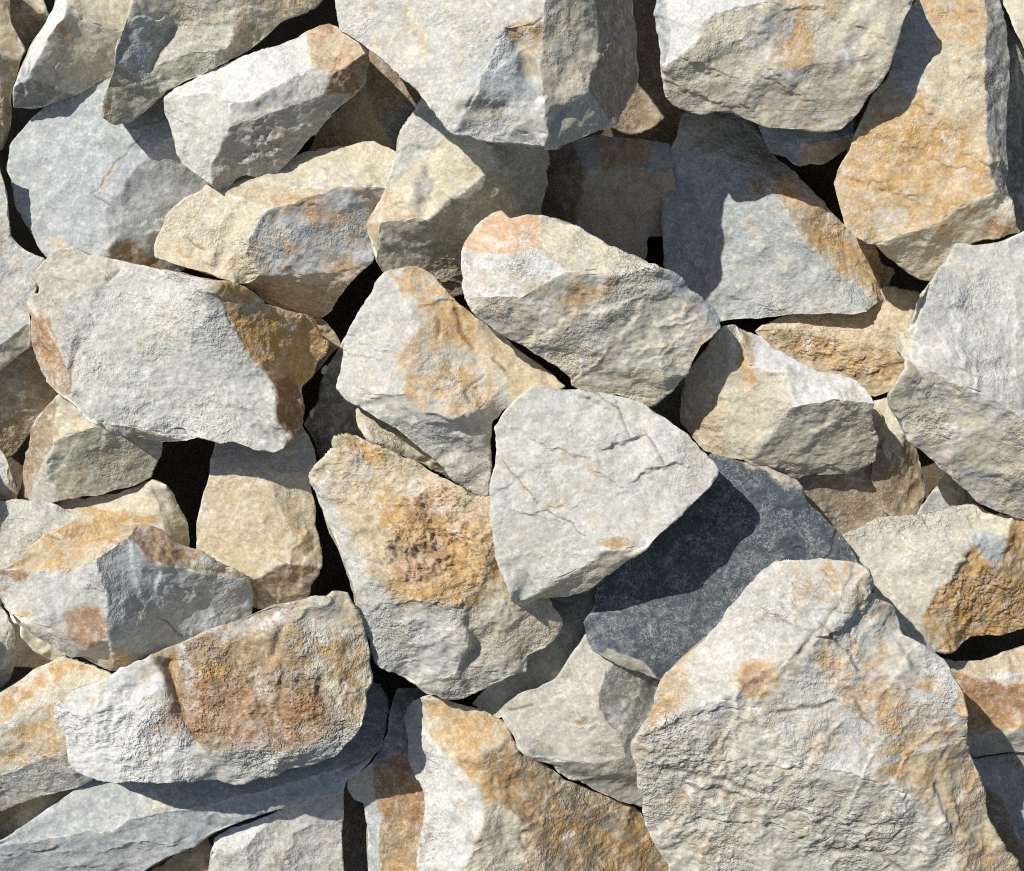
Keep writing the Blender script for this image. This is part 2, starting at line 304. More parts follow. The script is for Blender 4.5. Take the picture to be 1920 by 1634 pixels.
R('stone_slab', 'thin dusty beige slab under the ochre faced rock, above the rusty pitted boulder', 2,
  'a668,768 b760,730 c860,800 d920,850 e925,915 f917,940 g880,930 h855,905 i834,893 j795,874 k740,850 l699,831 m672,800 p712,808 q800,835 r880,890',
  ['abcdrqpm|-.1,.25|e/t4', 'mpqrdefghijkl|.1,-.7|e/n3'])
R('stone_slab', 'flat pale grey triangular slab with broken layered steps, in the centre of the heap', 7,
  'a975,738 b992,727 c1023,727 d1071,729 e1110,735 f1178,745 g1212,760 h1240,780 i1290,814 j1310,839 k1330,860 l1338,862 m1348,882 n1347,893 o1335,910 p1313,930 q1290,952 r1254,986 s1226,1014 t1214,1030 u1183,1048 v1155,1067 w1124,1087 x1105,1101 y1071,1113 z1037,1120 A1012,1121 B986,1132 C967,1136 D958,1129 E947,1096 F930,1050 G920,975 H916,913 I925,876 J927,842 K924,800 L935,785 M953,763 O972,803 P1028,842 Q1060,843 R1104,862 S1127,887 T1169,918 U1200,935 V1040,732 W1082,752 X1152,777 Y1172,808 Z1124,834 21213,1018 31169,1031 41133,1031 51113,1053 61043,1084 7986,1124 #1188,832 @1240,872',
  ['LMabcdWXYZRQPO|.0,.04|g/e3', 'defghijklmnopqrs2UTSRZYXW|.0,.07|g/u4', 'KLOPQRSTU234567CDEFGHIJ|-.07,.0|g/t3', '2stuvwxyzABC76543|.15,-1.0|e'],
  ck=[((945,862,975,905,1030,962,1100,1005),1.2,2.5), ((1112,735,1160,772,1175,806,1186,828),2.5,2.6), ((1190,826,1212,822,1230,845,1242,872),2.5,2.6)],
  sp=[((1118,848,1150,832,1186,826,1200,815),8,60), ((1176,904,1205,892,1240,876,1266,870,1300,878),9,60), ((935,797,972,803,1028,842,1060,843,1104,862,1127,887,1169,918,1200,935),4,50), ((1071,729,1115,752,1152,777),4,60)],
  bp=[(1180,860,30,-5), (1110,800,40,4), (1230,840,26,5)],
  st=[(1030,960,110,5,45,'o',.6), (1160,1020,30,10,0,'o',.7), (1000,830,60,8,38,'w',.9), (1110,880,60,8,45,'w',.8), (980,1095,22,18,0,'d',.5), (1060,940,70,70,0,'t',.35)], rough=.9, nsteps=4)
R('rock', 'tan rock with a white top and dusty beige front, right of the triangular slab', 5,
  'a1355,612 b1344,625 c1321,659 d1285,704 e1276,743 f1276,794 g1296,817 h1324,848 i1369,860 j1392,862 k1409,870 l1428,873 m1493,896 n1518,894 o1580,889 p1614,879 q1642,865 r1645,842 s1648,828 u1639,800 v1636,757 w1634,746 x1611,718 y1583,704 z1535,696 A1513,684 B1479,670 C1451,653 D1428,631 E1400,622 F1380,611 G1368,640 H1352,800 I1486,766 J1562,749 K1467,780 L1445,814 M1420,848 N1404,685 O1474,705',
  ['FEDCBAzyxwvJION|.15,.4|w/g4', 'aGHMLKIONF|-.12,-.12|e/o3', 'abcdefghiHG|-.35,-.25|t/e4', 'HijkM|-.05,-.45|e', 'IJvusrqponmlkMLK|.15,-.65|e'],
  st=[(1400,690,16,70,-8,'o',.75), (1410,790,25,40,0,'p',.5)], rough=1.3, lift=-35)
R('rock', 'flat rock with a rough rusty brown strip, half shaded, below the flat blue grey boulder', 1,
  'a1414,620 b1428,611 c1453,600 d1521,570 e1603,555 f1660,545 g1720,553 h1740,620 i1700,690 j1665,735 k1640,745 l1600,730 m1540,700 n1470,680 o1430,640 s1690,660 t1600,640 u1480,620',
  ['abcdefghstu|-.02,.2|t/n4', 'autshijklmno|.0,-.2|t/o5'], st=[(1520,650,60,22,15,'n',.8), (1620,690,50,20,15,'r',.6), (1600,670,90,20,12,'o',.6)], rough=2.2, lift=-110, cr=[(1530,655,90,26,15,5), (1630,695,60,26,15,5)])
R('stone', 'narrow tan stone standing on end in the gap right of the white topped tan rock', 1,
  'a1635,750 b1665,740 c1690,800 d1720,850 e1735,900 f1725,960 g1700,975 h1660,960 i1635,900 j1630,820 l1690,860', ['abclj|-.1,.1|e', 'jlcdefghi|.45,-.25|n/t4'])
R('rock', 'shaded dark brown rock in the gap below the white topped tan rock', 1,
  'a1490,890 b1580,875 c1650,845 d1678,865 e1695,920 f1705,968 g1640,985 h1580,1010 i1540,990 j1500,935 k1652,868 l1688,965', ['abckl' + 'ghij|.2,-.3|n/d4', 'cdeflk|.5,-.1|u'])
R('boulder', 'large rounded blue grey boulder with a dusty beige underside, cut off by the right edge', 5,
  'a1791,455 b1817,458 c1822,461 d1865,455 e1893,448 f1925,432 g1990,400 h1990,1010 i1925,978 j1879,960 k1831,941 l1800,907 m1763,876 n1727,845 o1700,824 p1696,814 q1681,785 r1665,763 s1662,743 t1679,718 u1696,693 v1698,676 w1682,659 x1682,642 y1704,614 z1715,583 A1724,560 B1743,530 C1766,498 D1780,473 F1720,605 G1711,640 H1708,678 I1745,692 J1790,718 K1850,738 L1925,790 M1990,830',
  ['abcdefgMLKJIHGFBCD|-.05,.15|g/b4', 'FBAzyxwvHG|-.8,-.1|e', 'HvutsrqponmlkjihMLKJI|-.02,-.45|e/b5'],
  st=[(1790,510,40,20,40,'y',.5), (1800,820,120,30,25,'e',.4), (1800,725,70,10,25,'w',.7)], rough=1.4)
R('rock', 'pale rock with a rich golden brown right face, at the right below the rounded boulder', 3,
  'a1577,1003 b1603,994 c1636,977 d1667,970 e1710,969 f1760,960 g1788,951 h1828,948 i1862,966 j1890,966 k1901,966 l1990,1000 m1990,1170 n1918,1180 o1879,1191 p1822,1194 q1803,1205 r1766,1225 s1700,1210 t1640,1160 u1590,1070 v1819,997 w1826,1018 x1790,1075 y1755,1110 z1745,1125 A1728,1160 C1862,1065 D1882,1048 E1888,1003',
  ['abcdefghvwxyzArstu|-.08,.12|u/e4', 'hijkEv|.05,.3|e', 'vEDCw|.12,-.1|b', 'wCDEklmnopqrAzyx|.28,-.35|o/n3'],
  st=[(1760,1160,30,40,30,'n',.6), (1850,1110,50,50,0,'o',.9), (1890,1060,20,60,0,'r',.5)], rough=2.0, lam=(30,2,16), cr=[(1830,1110,100,90,0,4)])
R('rock', 'rust brown rock with a white seam at the right edge, behind the largest boulder', 1,
  'a1740,1240 b1839,1239 c1878,1222 d1925,1208 e1990,1190 f1990,1400 g1925,1408 h1850,1416 i1822,1428 j1780,1420 k1750,1330 l1850,1278 m1925,1264 n1990,1250 o1810,1382 p1870,1370 q1990,1350',
  ['abcdenml|.0,.28|t/e5', 'almnqpojk|.1,-.1|r/o6', 'opqfghij|.0,-.7|u/t3'], st=[(1870,1275,70,8,-8,'w',.9), (1880,1310,60,20,20,'r',.9)])
R('rock', 'dark blue grey rock in shade in the bottom right corner', 0,
  'a1780,1430 b1850,1420 c1990,1400 d1990,1690 e1880,1690 f1810,1560 g1878,1490 h1912,1570', ['abcdhg|.0,.1|b/d5', 'aghdef|-.15,-.35|n/d5'])
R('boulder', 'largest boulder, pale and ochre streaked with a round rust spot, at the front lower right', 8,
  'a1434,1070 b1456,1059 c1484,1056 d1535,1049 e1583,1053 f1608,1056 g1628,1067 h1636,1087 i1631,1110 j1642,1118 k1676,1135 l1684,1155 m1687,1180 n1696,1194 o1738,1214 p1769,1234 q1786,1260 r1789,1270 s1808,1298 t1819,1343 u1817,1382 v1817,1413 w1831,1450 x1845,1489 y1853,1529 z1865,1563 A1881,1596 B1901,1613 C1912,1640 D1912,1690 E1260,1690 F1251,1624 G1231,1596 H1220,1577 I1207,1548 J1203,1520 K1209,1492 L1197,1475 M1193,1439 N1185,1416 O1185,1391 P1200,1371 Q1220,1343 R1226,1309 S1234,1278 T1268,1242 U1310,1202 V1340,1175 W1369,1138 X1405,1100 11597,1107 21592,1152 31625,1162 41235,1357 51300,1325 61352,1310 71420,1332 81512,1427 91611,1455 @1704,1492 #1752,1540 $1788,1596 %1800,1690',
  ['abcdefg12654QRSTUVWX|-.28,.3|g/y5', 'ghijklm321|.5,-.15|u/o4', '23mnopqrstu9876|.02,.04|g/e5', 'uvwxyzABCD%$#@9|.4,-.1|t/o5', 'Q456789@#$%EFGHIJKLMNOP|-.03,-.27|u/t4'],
  st=[(1260,1290,30,60,35,'o',.75), (1540,1075,70,22,-8,'o',.6), (1600,1250,70,55,40,'o',.6), (1720,1360,80,90,30,'o',.6), (1300,1230,40,60,40,'o',.55), (1300,1520,60,60,0,'o',.45), (1650,1600,80,30,10,'o',.55), (1480,1120,80,24,-20,'o',.55), (1450,1560,120,50,10,'o',.45), (1400,1190,110,40,-40,'w',.6), (1330,1340,110,14,-22,'w',.8), (1560,1440,130,12,14,'w',.75), (1700,1500,80,12,30,'w',.6), (1550,1590,200,60,8,'y',.4), (1422,1273,32,30,0,'o',.95), (1413,1272,20,18,0,'r',1.0)], cr=[(1450,1150,120,60,-20,3), (1300,1420,120,60,0,3.5), (1600,1560,180,80,10,3)],
  ck=[((1600,1060,1580,1120,1535,1192),3,4), ((1535,1165,1575,1210,1615,1260),4,4), ((1500,1225,1520,1190,1550,1170),5,6), ((1465,1335,1520,1325,1570,1315),4,5), ((1685,1200,1720,1250,1752,1290),9,8), ((1600,1310,1624,1345,1640,1362),3,4), ((1240,1440,1330,1455,1420,1480),4,6), ((1290,1475,1400,1490),3,5), ((1700,1640,1640,1590,1560,1600),5,6), ((1758,1480,1790,1560),7,9)],
  bp=[(1414,1272,24,-7), (1412,1272,9,8), (1460,1140,50,10), (1300,1400,60,8), (1500,1380,70,6), (1820,1580,26,8)], rough=1.9, lam=(80,2.2,34), und=2.4, sp=[((1185,1395,1230,1360,1300,1335,1352,1318,1420,1338),5,70), ((1190,1440,1290,1420,1400,1432,1512,1430,1611,1458,1704,1495),3.5,90), ((1405,1130,1480,1170,1535,1192,1600,1180),8,60), ((1230,1560,1340,1530,1460,1545,1560,1590),6,60)])
R('stone_slab', 'dark slate slab, nearly black, lying under the grey triangular slab', 4,
  'a1332,850 b1347,855 c1369,859 d1409,865 e1428,870 f1459,884 g1493,898 h1507,918 i1511,938 j1541,966 k1572,994 l1594,1025 m1606,1050 n1640,1110 o1500,1220 p1300,1300 q1237,1278 r1197,1261 s1164,1250 t1127,1230 u1110,1219 v1100,1200 w1096,1165 x1110,1138 y1120,1090 z1170,1030 A1270,920 B1400,888 C1480,932 D1140,1218 E1205,1240',
  ['abcdefghiCB|.12,.3|k/u4', 'aBCijklmnopqEDtuvwxyzA|.02,.04|k', 'DEqrst|.0,-.8|u/d5'],
  st=[(1105,1150,9,24,20,'u',.5), (1440,882,50,8,22,'e',.8)], ck=[((1570,1000,1560,1040,1550,1050),5,4)], mat='slate', rough=.7)
R('rock', 'pale grey rock with a dark grey right side, directly below the dark slate slab', 3,
  'a1099,1190 b1071,1230 c1051,1261 d1037,1275 e1009,1292 f969,1301 g947,1318 h933,1332 i947,1357 j964,1385 k969,1405 l978,1413 m1003,1427 n1037,1436 o1043,1447 p1088,1467 q1127,1486 r1169,1503 s1215,1515 t1250,1400 u1255,1290 v1180,1220 w1137,1262 x1125,1296 y1122,1325 z1140,1360 A1158,1378 B1175,1420 C1130,1430 D1040,1425',
  ['abcdefghijkl' + 'DCBAzyxwv|-.05,.02|u/g5', 'wxyzABtuv|.6,-.15|d/u4', 'lmnopqrstBCD|.1,-.75|u/d4'],
  st=[(1088,1352,10,10,0,'r',.7), (1000,1400,40,10,15,'d',.6)], ck=[((955,1330,1000,1325),3,4), ((1080,1310,1100,1320),2,8)], rough=.7)
R('rock', 'flat shaded grey rock lying low between the rusty pitted boulder and the slate slab', 2,
  'a880,1320 b960,1240 c1030,1130 d1060,1050 e1120,1080 f1115,1190 g1090,1260 h1000,1330 i930,1350 j1080,1180', ['abcdejh' + 'i|.0,.05|u/d4', 'efghj|.15,-.1|u'])
R('boulder', 'rusty orange boulder with a deeply pitted middle, in the lower centre', 5,
  'a584,890 b601,862 c626,842 d629,828 e651,820 f668,821 g699,837 h742,853 i792,873 j843,899 k863,915 l882,935 m920,945 n935,1050 o960,1120 p1028,1120 q1037,1135 r1051,1158 s1054,1171 t1040,1194 u1023,1211 v989,1231 w989,1245 x986,1262 y969,1267 z939,1281 A899,1298 B874,1308 C834,1312 D800,1303 E775,1287 F753,1273 G713,1242 H694,1217 I685,1194 J674,1169 K663,1138 L663,1118 M657,1090 N640,1048 O620,1005 P609,969 Q595,921 R632,955 S657,1000 T685,1052 U695,1085 V860,1135 W760,1118 Y895,1000 Z912,1080 1880,1200 2860,1265 3955,1150 4960,1245',
  ['aRSTULMNOPQ|-.5,.02|g/e4', 'abcdefghijklmYZVWUTSR|-.05,.1|t/o4', 'LUWV12EFGHIJK|-.08,-.28|g/u4', 'VZ3' + '421|.3,-.2|e/u4', '24yzABCDE|.1,-.45|u/e4', 'mno3ZY|.4,.0|t/e4', '3opqrstuvwxy4|.3,-.3|e/t4'],
  st=[(690,850,50,22,25,'o',.9), (820,1010,105,105,0,'o',1.0), (790,1050,40,30,0,'r',.7), (790,950,26,26,0,'r',.7), (880,1090,50,40,0,'o',.8), (640,890,40,40,0,'w',.5), (800,890,70,26,30,'t',.8), (860,940,40,30,40,'p',.5), (700,1020,50,30,20,'n',.45)],
  ck=[((795,940,800,965,815,990,850,1020,800,1035,760,1045),14,12), ((620,945,690,955,700,980),6,10), ((690,1000,740,1020,742,1050),8,10), ((885,1180,905,1215,880,1250),14,16)],
  bp=[(770,985,26,8), (730,1010,20,7), (840,985,22,6), (700,900,30,-5), (660,900,22,6), (760,1075,28,6), (850,1070,24,-8)], und=2.0, rough=2.6, cr=[(815,1010,100,115,0,10), (690,860,60,30,20,4), (640,910,50,60,0,3)])
R('stone_block', 'pale tan stone block standing upright below the rusty sided grey boulder', 2,
  'a405,830 b395,870 c391,895 d377,940 e369,990 f364,1035 g380,1050 h420,1070 i465,1087 j466,1100 k475,1140 l545,1127 m578,1120 n582,1098 o603,1062 p603,1040 q598,1003 r592,980 s592,958 t584,907 u587,887 v595,868 w592,842 x580,815 y560,790 z500,800 B480,882 C500,905 D525,950 E545,1005 F539,1053 G516,1065 H480,1088',
  ['zabcBuvwxy|-.05,.28|g/e4', 'cdefghiHGFEDCB|-.12,-.02|t/y5', 'BCDEFopqrstu|.35,-.1|e/o5', 'iHGFonmlkj|.15,-.8|n/t4'], rough=.8, bp=[(440,890,20,5)])
R('rock', 'dusty olive brown rock with a sunlit ochre corner, under the grey gritty boulder', 2,
  'a113,740 b104,780 c99,830 d88,850 e78,880 f60,935 g90,942 h113,938 i197,927 j253,912 k284,898 l287,884 m296,870 n304,850 o305,830 p300,800 q220,770 r150,730 t135,815 u185,800 v88,890 w70,780 x45,870 y34,938',
  ['abctuqr|-.25,.2|y/o5', 'ctuqponmlkjihv|.15,-.4|v/t4', 'cvhgfed|-.2,-.4|u', 'abcdefyxw|-.9,-.25|n/r4'], rough=1.3)
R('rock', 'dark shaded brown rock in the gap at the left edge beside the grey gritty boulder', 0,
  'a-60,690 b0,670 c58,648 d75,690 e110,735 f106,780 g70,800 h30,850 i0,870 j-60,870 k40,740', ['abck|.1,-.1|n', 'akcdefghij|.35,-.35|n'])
R('boulder', 'smooth light grey boulder at the left edge, left of the wide blue grey boulder', 2,
  'a-60,300 b0,315 c8,338 d15,380 e18,442 f42,468 g65,482 h84,488 i62,515 j70,540 k58,566 l58,608 m37,617 n17,634 o0,648 p-60,670 q55,648 r0,690 s-60,720',
  ['abcdefghijklmnop|.05,.05|b/g6', 'ponmlqrs|.2,-.7|u/t4'])
R('stone', 'small tan stone at the left edge beside the black gap', 1,
  'a-50,830 b0,842 c14,865 d30,900 e34,921 f28,938 g0,940 h-50,945 i12,912', ['abcih|-.1,.0|g/t4', 'cdefghi|.25,-.15|t/o4'])
R('rock', 'rough grey green rock at the left edge, under the orange topped left boulder', 2,
  'a-60,935 b0,937 c28,938 d90,941 e130,955 f155,966 g140,1000 h100,1040 i40,1060 j0,1090 k-60,1090 l60,972 m-60,980', ['abcdefglm|.0,.25|g/u4', 'mlghijk|.02,-.05|g/v5'], rough=2.6)
R('rock', 'tan rock with a beige right face and rusty rim, behind the orange topped left boulder', 1,
  'a93,941 b155,935 c225,921 d270,904 e290,901 f312,907 g327,927 h338,958 i352,986 j358,1020 k350,1045 l320,1060 m240,1030 n150,1000 o282,915 p295,945 q305,985 r325,1040', ['abcdeopqrlmn|-.05,.25|e/w4', 'efghijklrqpo|.6,-.2|e/t4'], st=[(220,968,70,10,8,'o',.8)])
R('boulder', 'orange topped boulder with blue grey front faces and a rust blotch, at the lower left', 4,
  'a0,1070 b31,1045 c56,1020 d93,997 e127,980 f152,966 g197,966 h228,977 i262,982 j282,983 k310,997 l338,1020 m366,1034 n403,1053 o434,1065 p462,1082 q473,1104 r476,1132 s470,1149 t440,1170 u394,1195 v352,1215 w280,1255 x215,1262 y180,1250 z146,1234 A121,1222 B84,1205 C56,1186 D31,1169 E14,1152 F0,1130 G-14,1100 I60,1072 J135,1066 K180,1050 L240,1005 M259,986 N184,1075 O200,1130 P202,1200 R270,1040 S310,1061 T352,1069 U372,1076 V445,1085 Q170,1205 W90,1175',
  ['abcdefghiMLKJI|-.08,.35|t/o6', 'ijklmnopVUTSRLM|.38,.22|u/r6', 'GaIJKNOPQWEF|-.3,-.02|g/b5', 'KLRSTUVpqrstuvwxPON|.42,-.38|b/d3', 'EWQPxyzABCD|.05,-.6|u/g4'],
  st=[(162,1172,38,32,0,'r',.95), (30,1080,26,10,10,'r',.7), (30,1130,12,45,-30,'o',.6), (145,996,24,7,-25,'r',.85), (300,1030,40,30,30,'r',.85), (230,1235,25,25,0,'o',.6), (385,1066,50,10,8,'e',.7)], ck=[((95,1000,112,1013),2,2.5), ((305,1160,340,1190),2,4)], rough=1.4)
R('stone', 'small beige stone under the lower left side of the orange topped boulder', 1,
  'a40,1165 b90,1185 c130,1220 d122,1233 e90,1238 f60,1216 g42,1195 h80,1205', ['abcdh|.0,.1|e', 'ahdefg|.05,-.5|e/t4'])
R('rock', 'smooth grey rock at the left edge beside the black hole under the orange topped boulder', 1,
  'a-50,1120 b0,1135 c17,1158 d28,1177 e30,1230 f23,1267 g0,1293 h-50,1310 i12,1240', ['abcih|-.05,.02|g', 'cdefghi|.5,-.3|g/u4'])
R('boulder', 'white quartz boulder with a rusty ochre crust, lying slanted at the lower left', 6,
  'a96,1329 b104,1312 c127,1298 d180,1281 e208,1270 f225,1256 g259,1239 h282,1228 i332,1208 j388,1188 k417,1174 l460,1155 m502,1138 n544,1129 o587,1121 p615,1121 q623,1113 r635,1110 s651,1115 t660,1135 u666,1146 v677,1172 w688,1197 x694,1228 y694,1241 z702,1270 A699,1281 B687,1298 C688,1326 D682,1357 E657,1391 F640,1410 G629,1422 H587,1436 I530,1446 J488,1450 K439,1464 L403,1463 M349,1463 N318,1467 O282,1464 P220,1464 Q180,1458 R146,1453 S130,1433 T124,1413 U124,1388 V110,1368 W101,1354 X284,1240 1310,1285 2328,1345 3362,1392 4362,1440 5545,1145 6573,1214 7603,1315 8660,1360 9400,1410 @460,1408 #560,1412',
  ['abcdefghX1234MNOPQRSTUVW|-.06,-.04|w/g4', 'hijklmn5678#@9321X|.02,.04|n/t4', 'nopqrstuvwxyzABCD8765|.32,.05|e/o5', '39@#8DEFGHIJKLM4|.08,-.6|g/y4'],
  st=[(460,1230,120,45,-8,'o',.55), (430,1335,120,52,0,'r',.85), (560,1340,60,50,0,'r',.8), (620,1220,24,60,-20,'o',.8), (480,1172,70,16,-15,'w',.7), (345,1240,8,50,-10,'w',.6), (300,1270,30,40,0,'o',.6), (240,1310,60,40,0,'t',.45), (600,1160,30,40,0,'g',.6)],
  ck=[((312,1250,322,1300,345,1370,362,1392),22,12), ((530,1160,520,1200,515,1230),10,9), ((525,1240,528,1290,520,1310),4,5), ((545,1395,510,1380),4,5), ((600,1290,608,1330),5,6)],
  bp=[(335,1385,22,9), (200,1350,40,8), (160,1400,24,-6), (250,1400,40,7), (620,1200,30,8), (300,1290,26,8)], und=2.0, rough=2.2, mat='quartz', cr=[(460,1310,150,70,-10,4), (200,1360,90,70,0,4.5), (600,1300,60,60,0,3.5)])
R('stone_slab', 'ochre and white layered slab at the left edge, left of the white quartz boulder', 3,
  'a-60,1330 b0,1300 c28,1284 d70,1256 e124,1234 f160,1247 g208,1267 h240,1290 i180,1440 j175,1465 k140,1480 l70,1498 m0,1520 n-60,1535 o-60,1470 p0,1455 q50,1440 r122,1405 t150,1295 u60,1335 v-60,1385',
  ['abcdefghtuv|-.12,.25|e/o5', 'vuthirqpo|.0,-.12|u/o5', 'opqrijklmn|.05,-.65|g/u5'], st=[(80,1280,80,10,-32,'o',.8), (60,1335,90,10,-28,'w',.75), (90,1345,80,18,-30,'o',.75)], lam=(-118,3,16), rough=1.8)
R('stone', 'tan stone in the bottom left, between the layered slab and the long grey slab', 0,
  'a-60,1510 b0,1505 c80,1480 d175,1460 e135,1510 f60,1548 g20,1572 h0,1580 i-60,1595 j40,1525', ['abcdj' + 'i|-.05,.05|t/o4', 'jdefghi|.1,-.15|e'])
R('stone_slab', 'long grey slab crossing the bottom left, shaded by the white quartz boulder', 2,
  'a-60,1600 b0,1577 c28,1557 d51,1543 e127,1492 f170,1460 g300,1420 h500,1390 i640,1330 j690,1280 k708,1285 l726,1310 m730,1332 n725,1365 o713,1402 p696,1425 q674,1447 r651,1453 s648,1460 t640,1487 u573,1506 v516,1520 w460,1537 x405,1560 y366,1585 z310,1608 A270,1634 B240,1690 C-60,1690 E20,1582 F100,1572 G170,1556 H211,1561 I240,1536 J333,1520 K400,1506 L520,1476 M640,1445',
  ['aEFGHIJKLMonmlkjihgfedcb|-.02,.4|b/g4', 'aEFGHIJKLMopqrstuvwxyzABC|.08,-.33|b/g3'], ck=[((65,1600,110,1590),3,3)], st=[(300,1500,40,20,-30,'e',.6)], rough=.7)
R('rock', 'grey rock with a faceted white corner at the bottom edge, below the long grey slab', 1,
  'a394,1595 b400,1572 c430,1555 d500,1530 e562,1500 f645,1478 g640,1540 h642,1582 i646,1634 j650,1690 k380,1690 l459,1590 m495,1552 p480,1690',
  ['abcdml|-.1,.35|w', 'alpk|-.2,-.1|g', 'lmdefghijp|.22,-.15|g/u4'], rough=1.5)
R('stone', 'shaded brown stone at the bottom edge, left of the faceted grey rock', 0,
  'a270,1640 b330,1600 c390,1570 d405,1600 e400,1690 f260,1690 g350,1630', ['abcdg|.0,.1|t/n4', 'agdef|.1,-.2|n/t4'])
R('rock', 'rust brown rock with a beige lobe, standing in the gap at the bottom centre', 1,
  'a745,1290 b790,1290 c805,1300 d840,1330 e830,1420 f815,1560 g795,1690 h690,1690 i688,1568 j682,1523 k680,1506 l663,1501 m650,1481 n652,1456 o674,1447 p698,1427 q713,1400 r727,1370 s730,1330 y775,1400 v700,1500 w716,1530 x708,1590 A718,1690',
  ['abcdypqrs|.0,.15|d/u4', 'pydefgAxwv|.05,-.02|n/r5', 'vponmlk|-.15,-.2|e', 'kvwxAhij|-.5,-.2|b/d3'], st=[(760,1480,50,60,0,'r',.8), (750,1600,40,50,0,'o',.6)])
R('rock', 'orange topped rock with a long white left face, left of the largest boulder', 2,
  'a757,1343 b764,1323 c778,1312 d806,1306 e834,1312 f882,1326 g925,1343 h941,1354 i955,1382 j969,1408 k986,1419 l1023,1433 m1057,1458 n1127,1489 o1172,1509 p1200,1520 q1225,1554 r1250,1593 s1270,1640 t1280,1690 u780,1690 v786,1634 w781,1613 x784,1582 y789,1548 z795,1506 A792,1472 B781,1456 C765,1416 D764,1377 E812,1345 F800,1375 G820,1400 H852,1441 I880,1490 J902,1512 K938,1508 L899,1419 M935,1475 N960,1520 O988,1550 P1030,1640 Q905,1545 R850,1690 S1050,1690',
  ['abcEFGHIJQRuvwxyzABCD|-.5,.03|w/g5', 'cdefghiLMKJIHGFE|.12,.12|e/o6', 'ijklmnopqrstSPONKML|.45,-.08|n/o6', 'KNOPSRQJ|.08,-.12|y/o4'],
  st=[(865,1370,60,30,30,'o',.7), (920,1460,16,60,-30,'o',.9), (1000,1530,20,80,-35,'o',.8), (1050,1540,70,40,35,'o',.65), (1100,1520,60,14,28,'d',.5), (1080,1480,90,12,28,'t',.8), (930,1590,24,40,0,'y',.7), (1010,1600,20,70,-20,'r',.6), (870,1470,12,50,-35,'w',.8)], rough=1.6, ck=[((985,1595,975,1570,990,1560),3,4)], bp=[(800,1400,16,5)])
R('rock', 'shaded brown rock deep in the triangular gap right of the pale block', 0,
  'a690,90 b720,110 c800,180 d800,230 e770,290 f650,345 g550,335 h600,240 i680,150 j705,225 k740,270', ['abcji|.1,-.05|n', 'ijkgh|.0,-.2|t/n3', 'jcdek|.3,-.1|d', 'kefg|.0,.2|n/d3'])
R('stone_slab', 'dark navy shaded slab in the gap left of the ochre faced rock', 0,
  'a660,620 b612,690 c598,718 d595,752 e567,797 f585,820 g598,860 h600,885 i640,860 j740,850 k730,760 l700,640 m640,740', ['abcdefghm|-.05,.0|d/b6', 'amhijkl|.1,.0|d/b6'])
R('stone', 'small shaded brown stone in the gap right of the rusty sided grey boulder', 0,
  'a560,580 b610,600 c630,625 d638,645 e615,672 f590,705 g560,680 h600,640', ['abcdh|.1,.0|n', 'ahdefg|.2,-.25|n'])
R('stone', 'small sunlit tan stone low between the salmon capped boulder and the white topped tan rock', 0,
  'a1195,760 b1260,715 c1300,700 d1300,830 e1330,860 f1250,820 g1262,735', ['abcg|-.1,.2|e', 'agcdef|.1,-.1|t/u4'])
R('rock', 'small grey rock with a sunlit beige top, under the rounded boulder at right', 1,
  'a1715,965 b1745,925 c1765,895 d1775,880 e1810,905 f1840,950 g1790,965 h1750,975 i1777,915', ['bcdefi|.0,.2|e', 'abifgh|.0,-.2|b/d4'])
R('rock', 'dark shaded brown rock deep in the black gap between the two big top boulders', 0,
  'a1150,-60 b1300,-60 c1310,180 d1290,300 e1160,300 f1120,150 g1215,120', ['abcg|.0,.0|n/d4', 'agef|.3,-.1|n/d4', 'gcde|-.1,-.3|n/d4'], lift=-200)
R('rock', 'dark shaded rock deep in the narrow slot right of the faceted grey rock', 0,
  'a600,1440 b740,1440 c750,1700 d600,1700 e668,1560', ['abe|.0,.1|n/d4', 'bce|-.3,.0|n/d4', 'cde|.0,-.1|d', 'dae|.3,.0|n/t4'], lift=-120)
R('stone_chip', 'tiny white chip on the dark navy slab, close to the rusty sided boulder corner', 1,
  'a605,690 b613,686 c616,694 d609,703 e603,699 f609,694', ['abf|.0,.3|w', 'bcf|.3,.1|w', 'cdef|.1,-.3|w', 'eaf|-.3,.0|w'], edge=2.5, nsteps=0, thick=.6)
R('stone_chip', 'small white chip on the dark navy slab, low beside the pale tan block', 1,
  'a580,772 b587,762 c591,770 d587,784 e582,787 f585,773', ['abf|.0,.3|w', 'bcf|.3,.1|w', 'cdef|.1,-.3|w', 'eaf|-.3,.0|w'], edge=2.5, nsteps=0, thick=.6)
R('stone', 'small pale stone wedged beside the narrow tan stone, right of the white topped tan rock', 2,
  'a1652,832 b1664,816 c1674,838 d1675,856 e1668,868 f1655,850 g1665,842', ['abg|-.2,.2|e', 'bcdg|.3,.1|e', 'defg|.1,-.3|u', 'fag|-.3,-.1|e'], edge=3.0, nsteps=0)
R('stone', 'small tan lump between the rounded right boulder and the white topped tan rock', 2,
  'a1634,775 b1640,765 c1652,766 d1655,785 e1648,806 f1636,800 g1645,780', ['abcg|.0,.3|t', 'cdg|.3,.1|t', 'defg|.1,-.3|t', 'fag|-.3,.0|e'], edge=3.0, nsteps=0)
# ------------------------------------------------------------------ mesh building
def in_poly(px, py, poly):
    inside = np.zeros(len(px), bool)
    n = len(poly)
    for i in range(n):
        x0, y0 = poly[i]; x1, y1 = poly[(i + 1) % n]
        c = (y0 > py) != (y1 > py)
        with np.errstate(divide='ignore', invalid='ignore'):
            c &= px < (x1 - x0) * (py - y0) / (y1 - y0 + 1e-12) + x0
        inside ^= c
    return inside

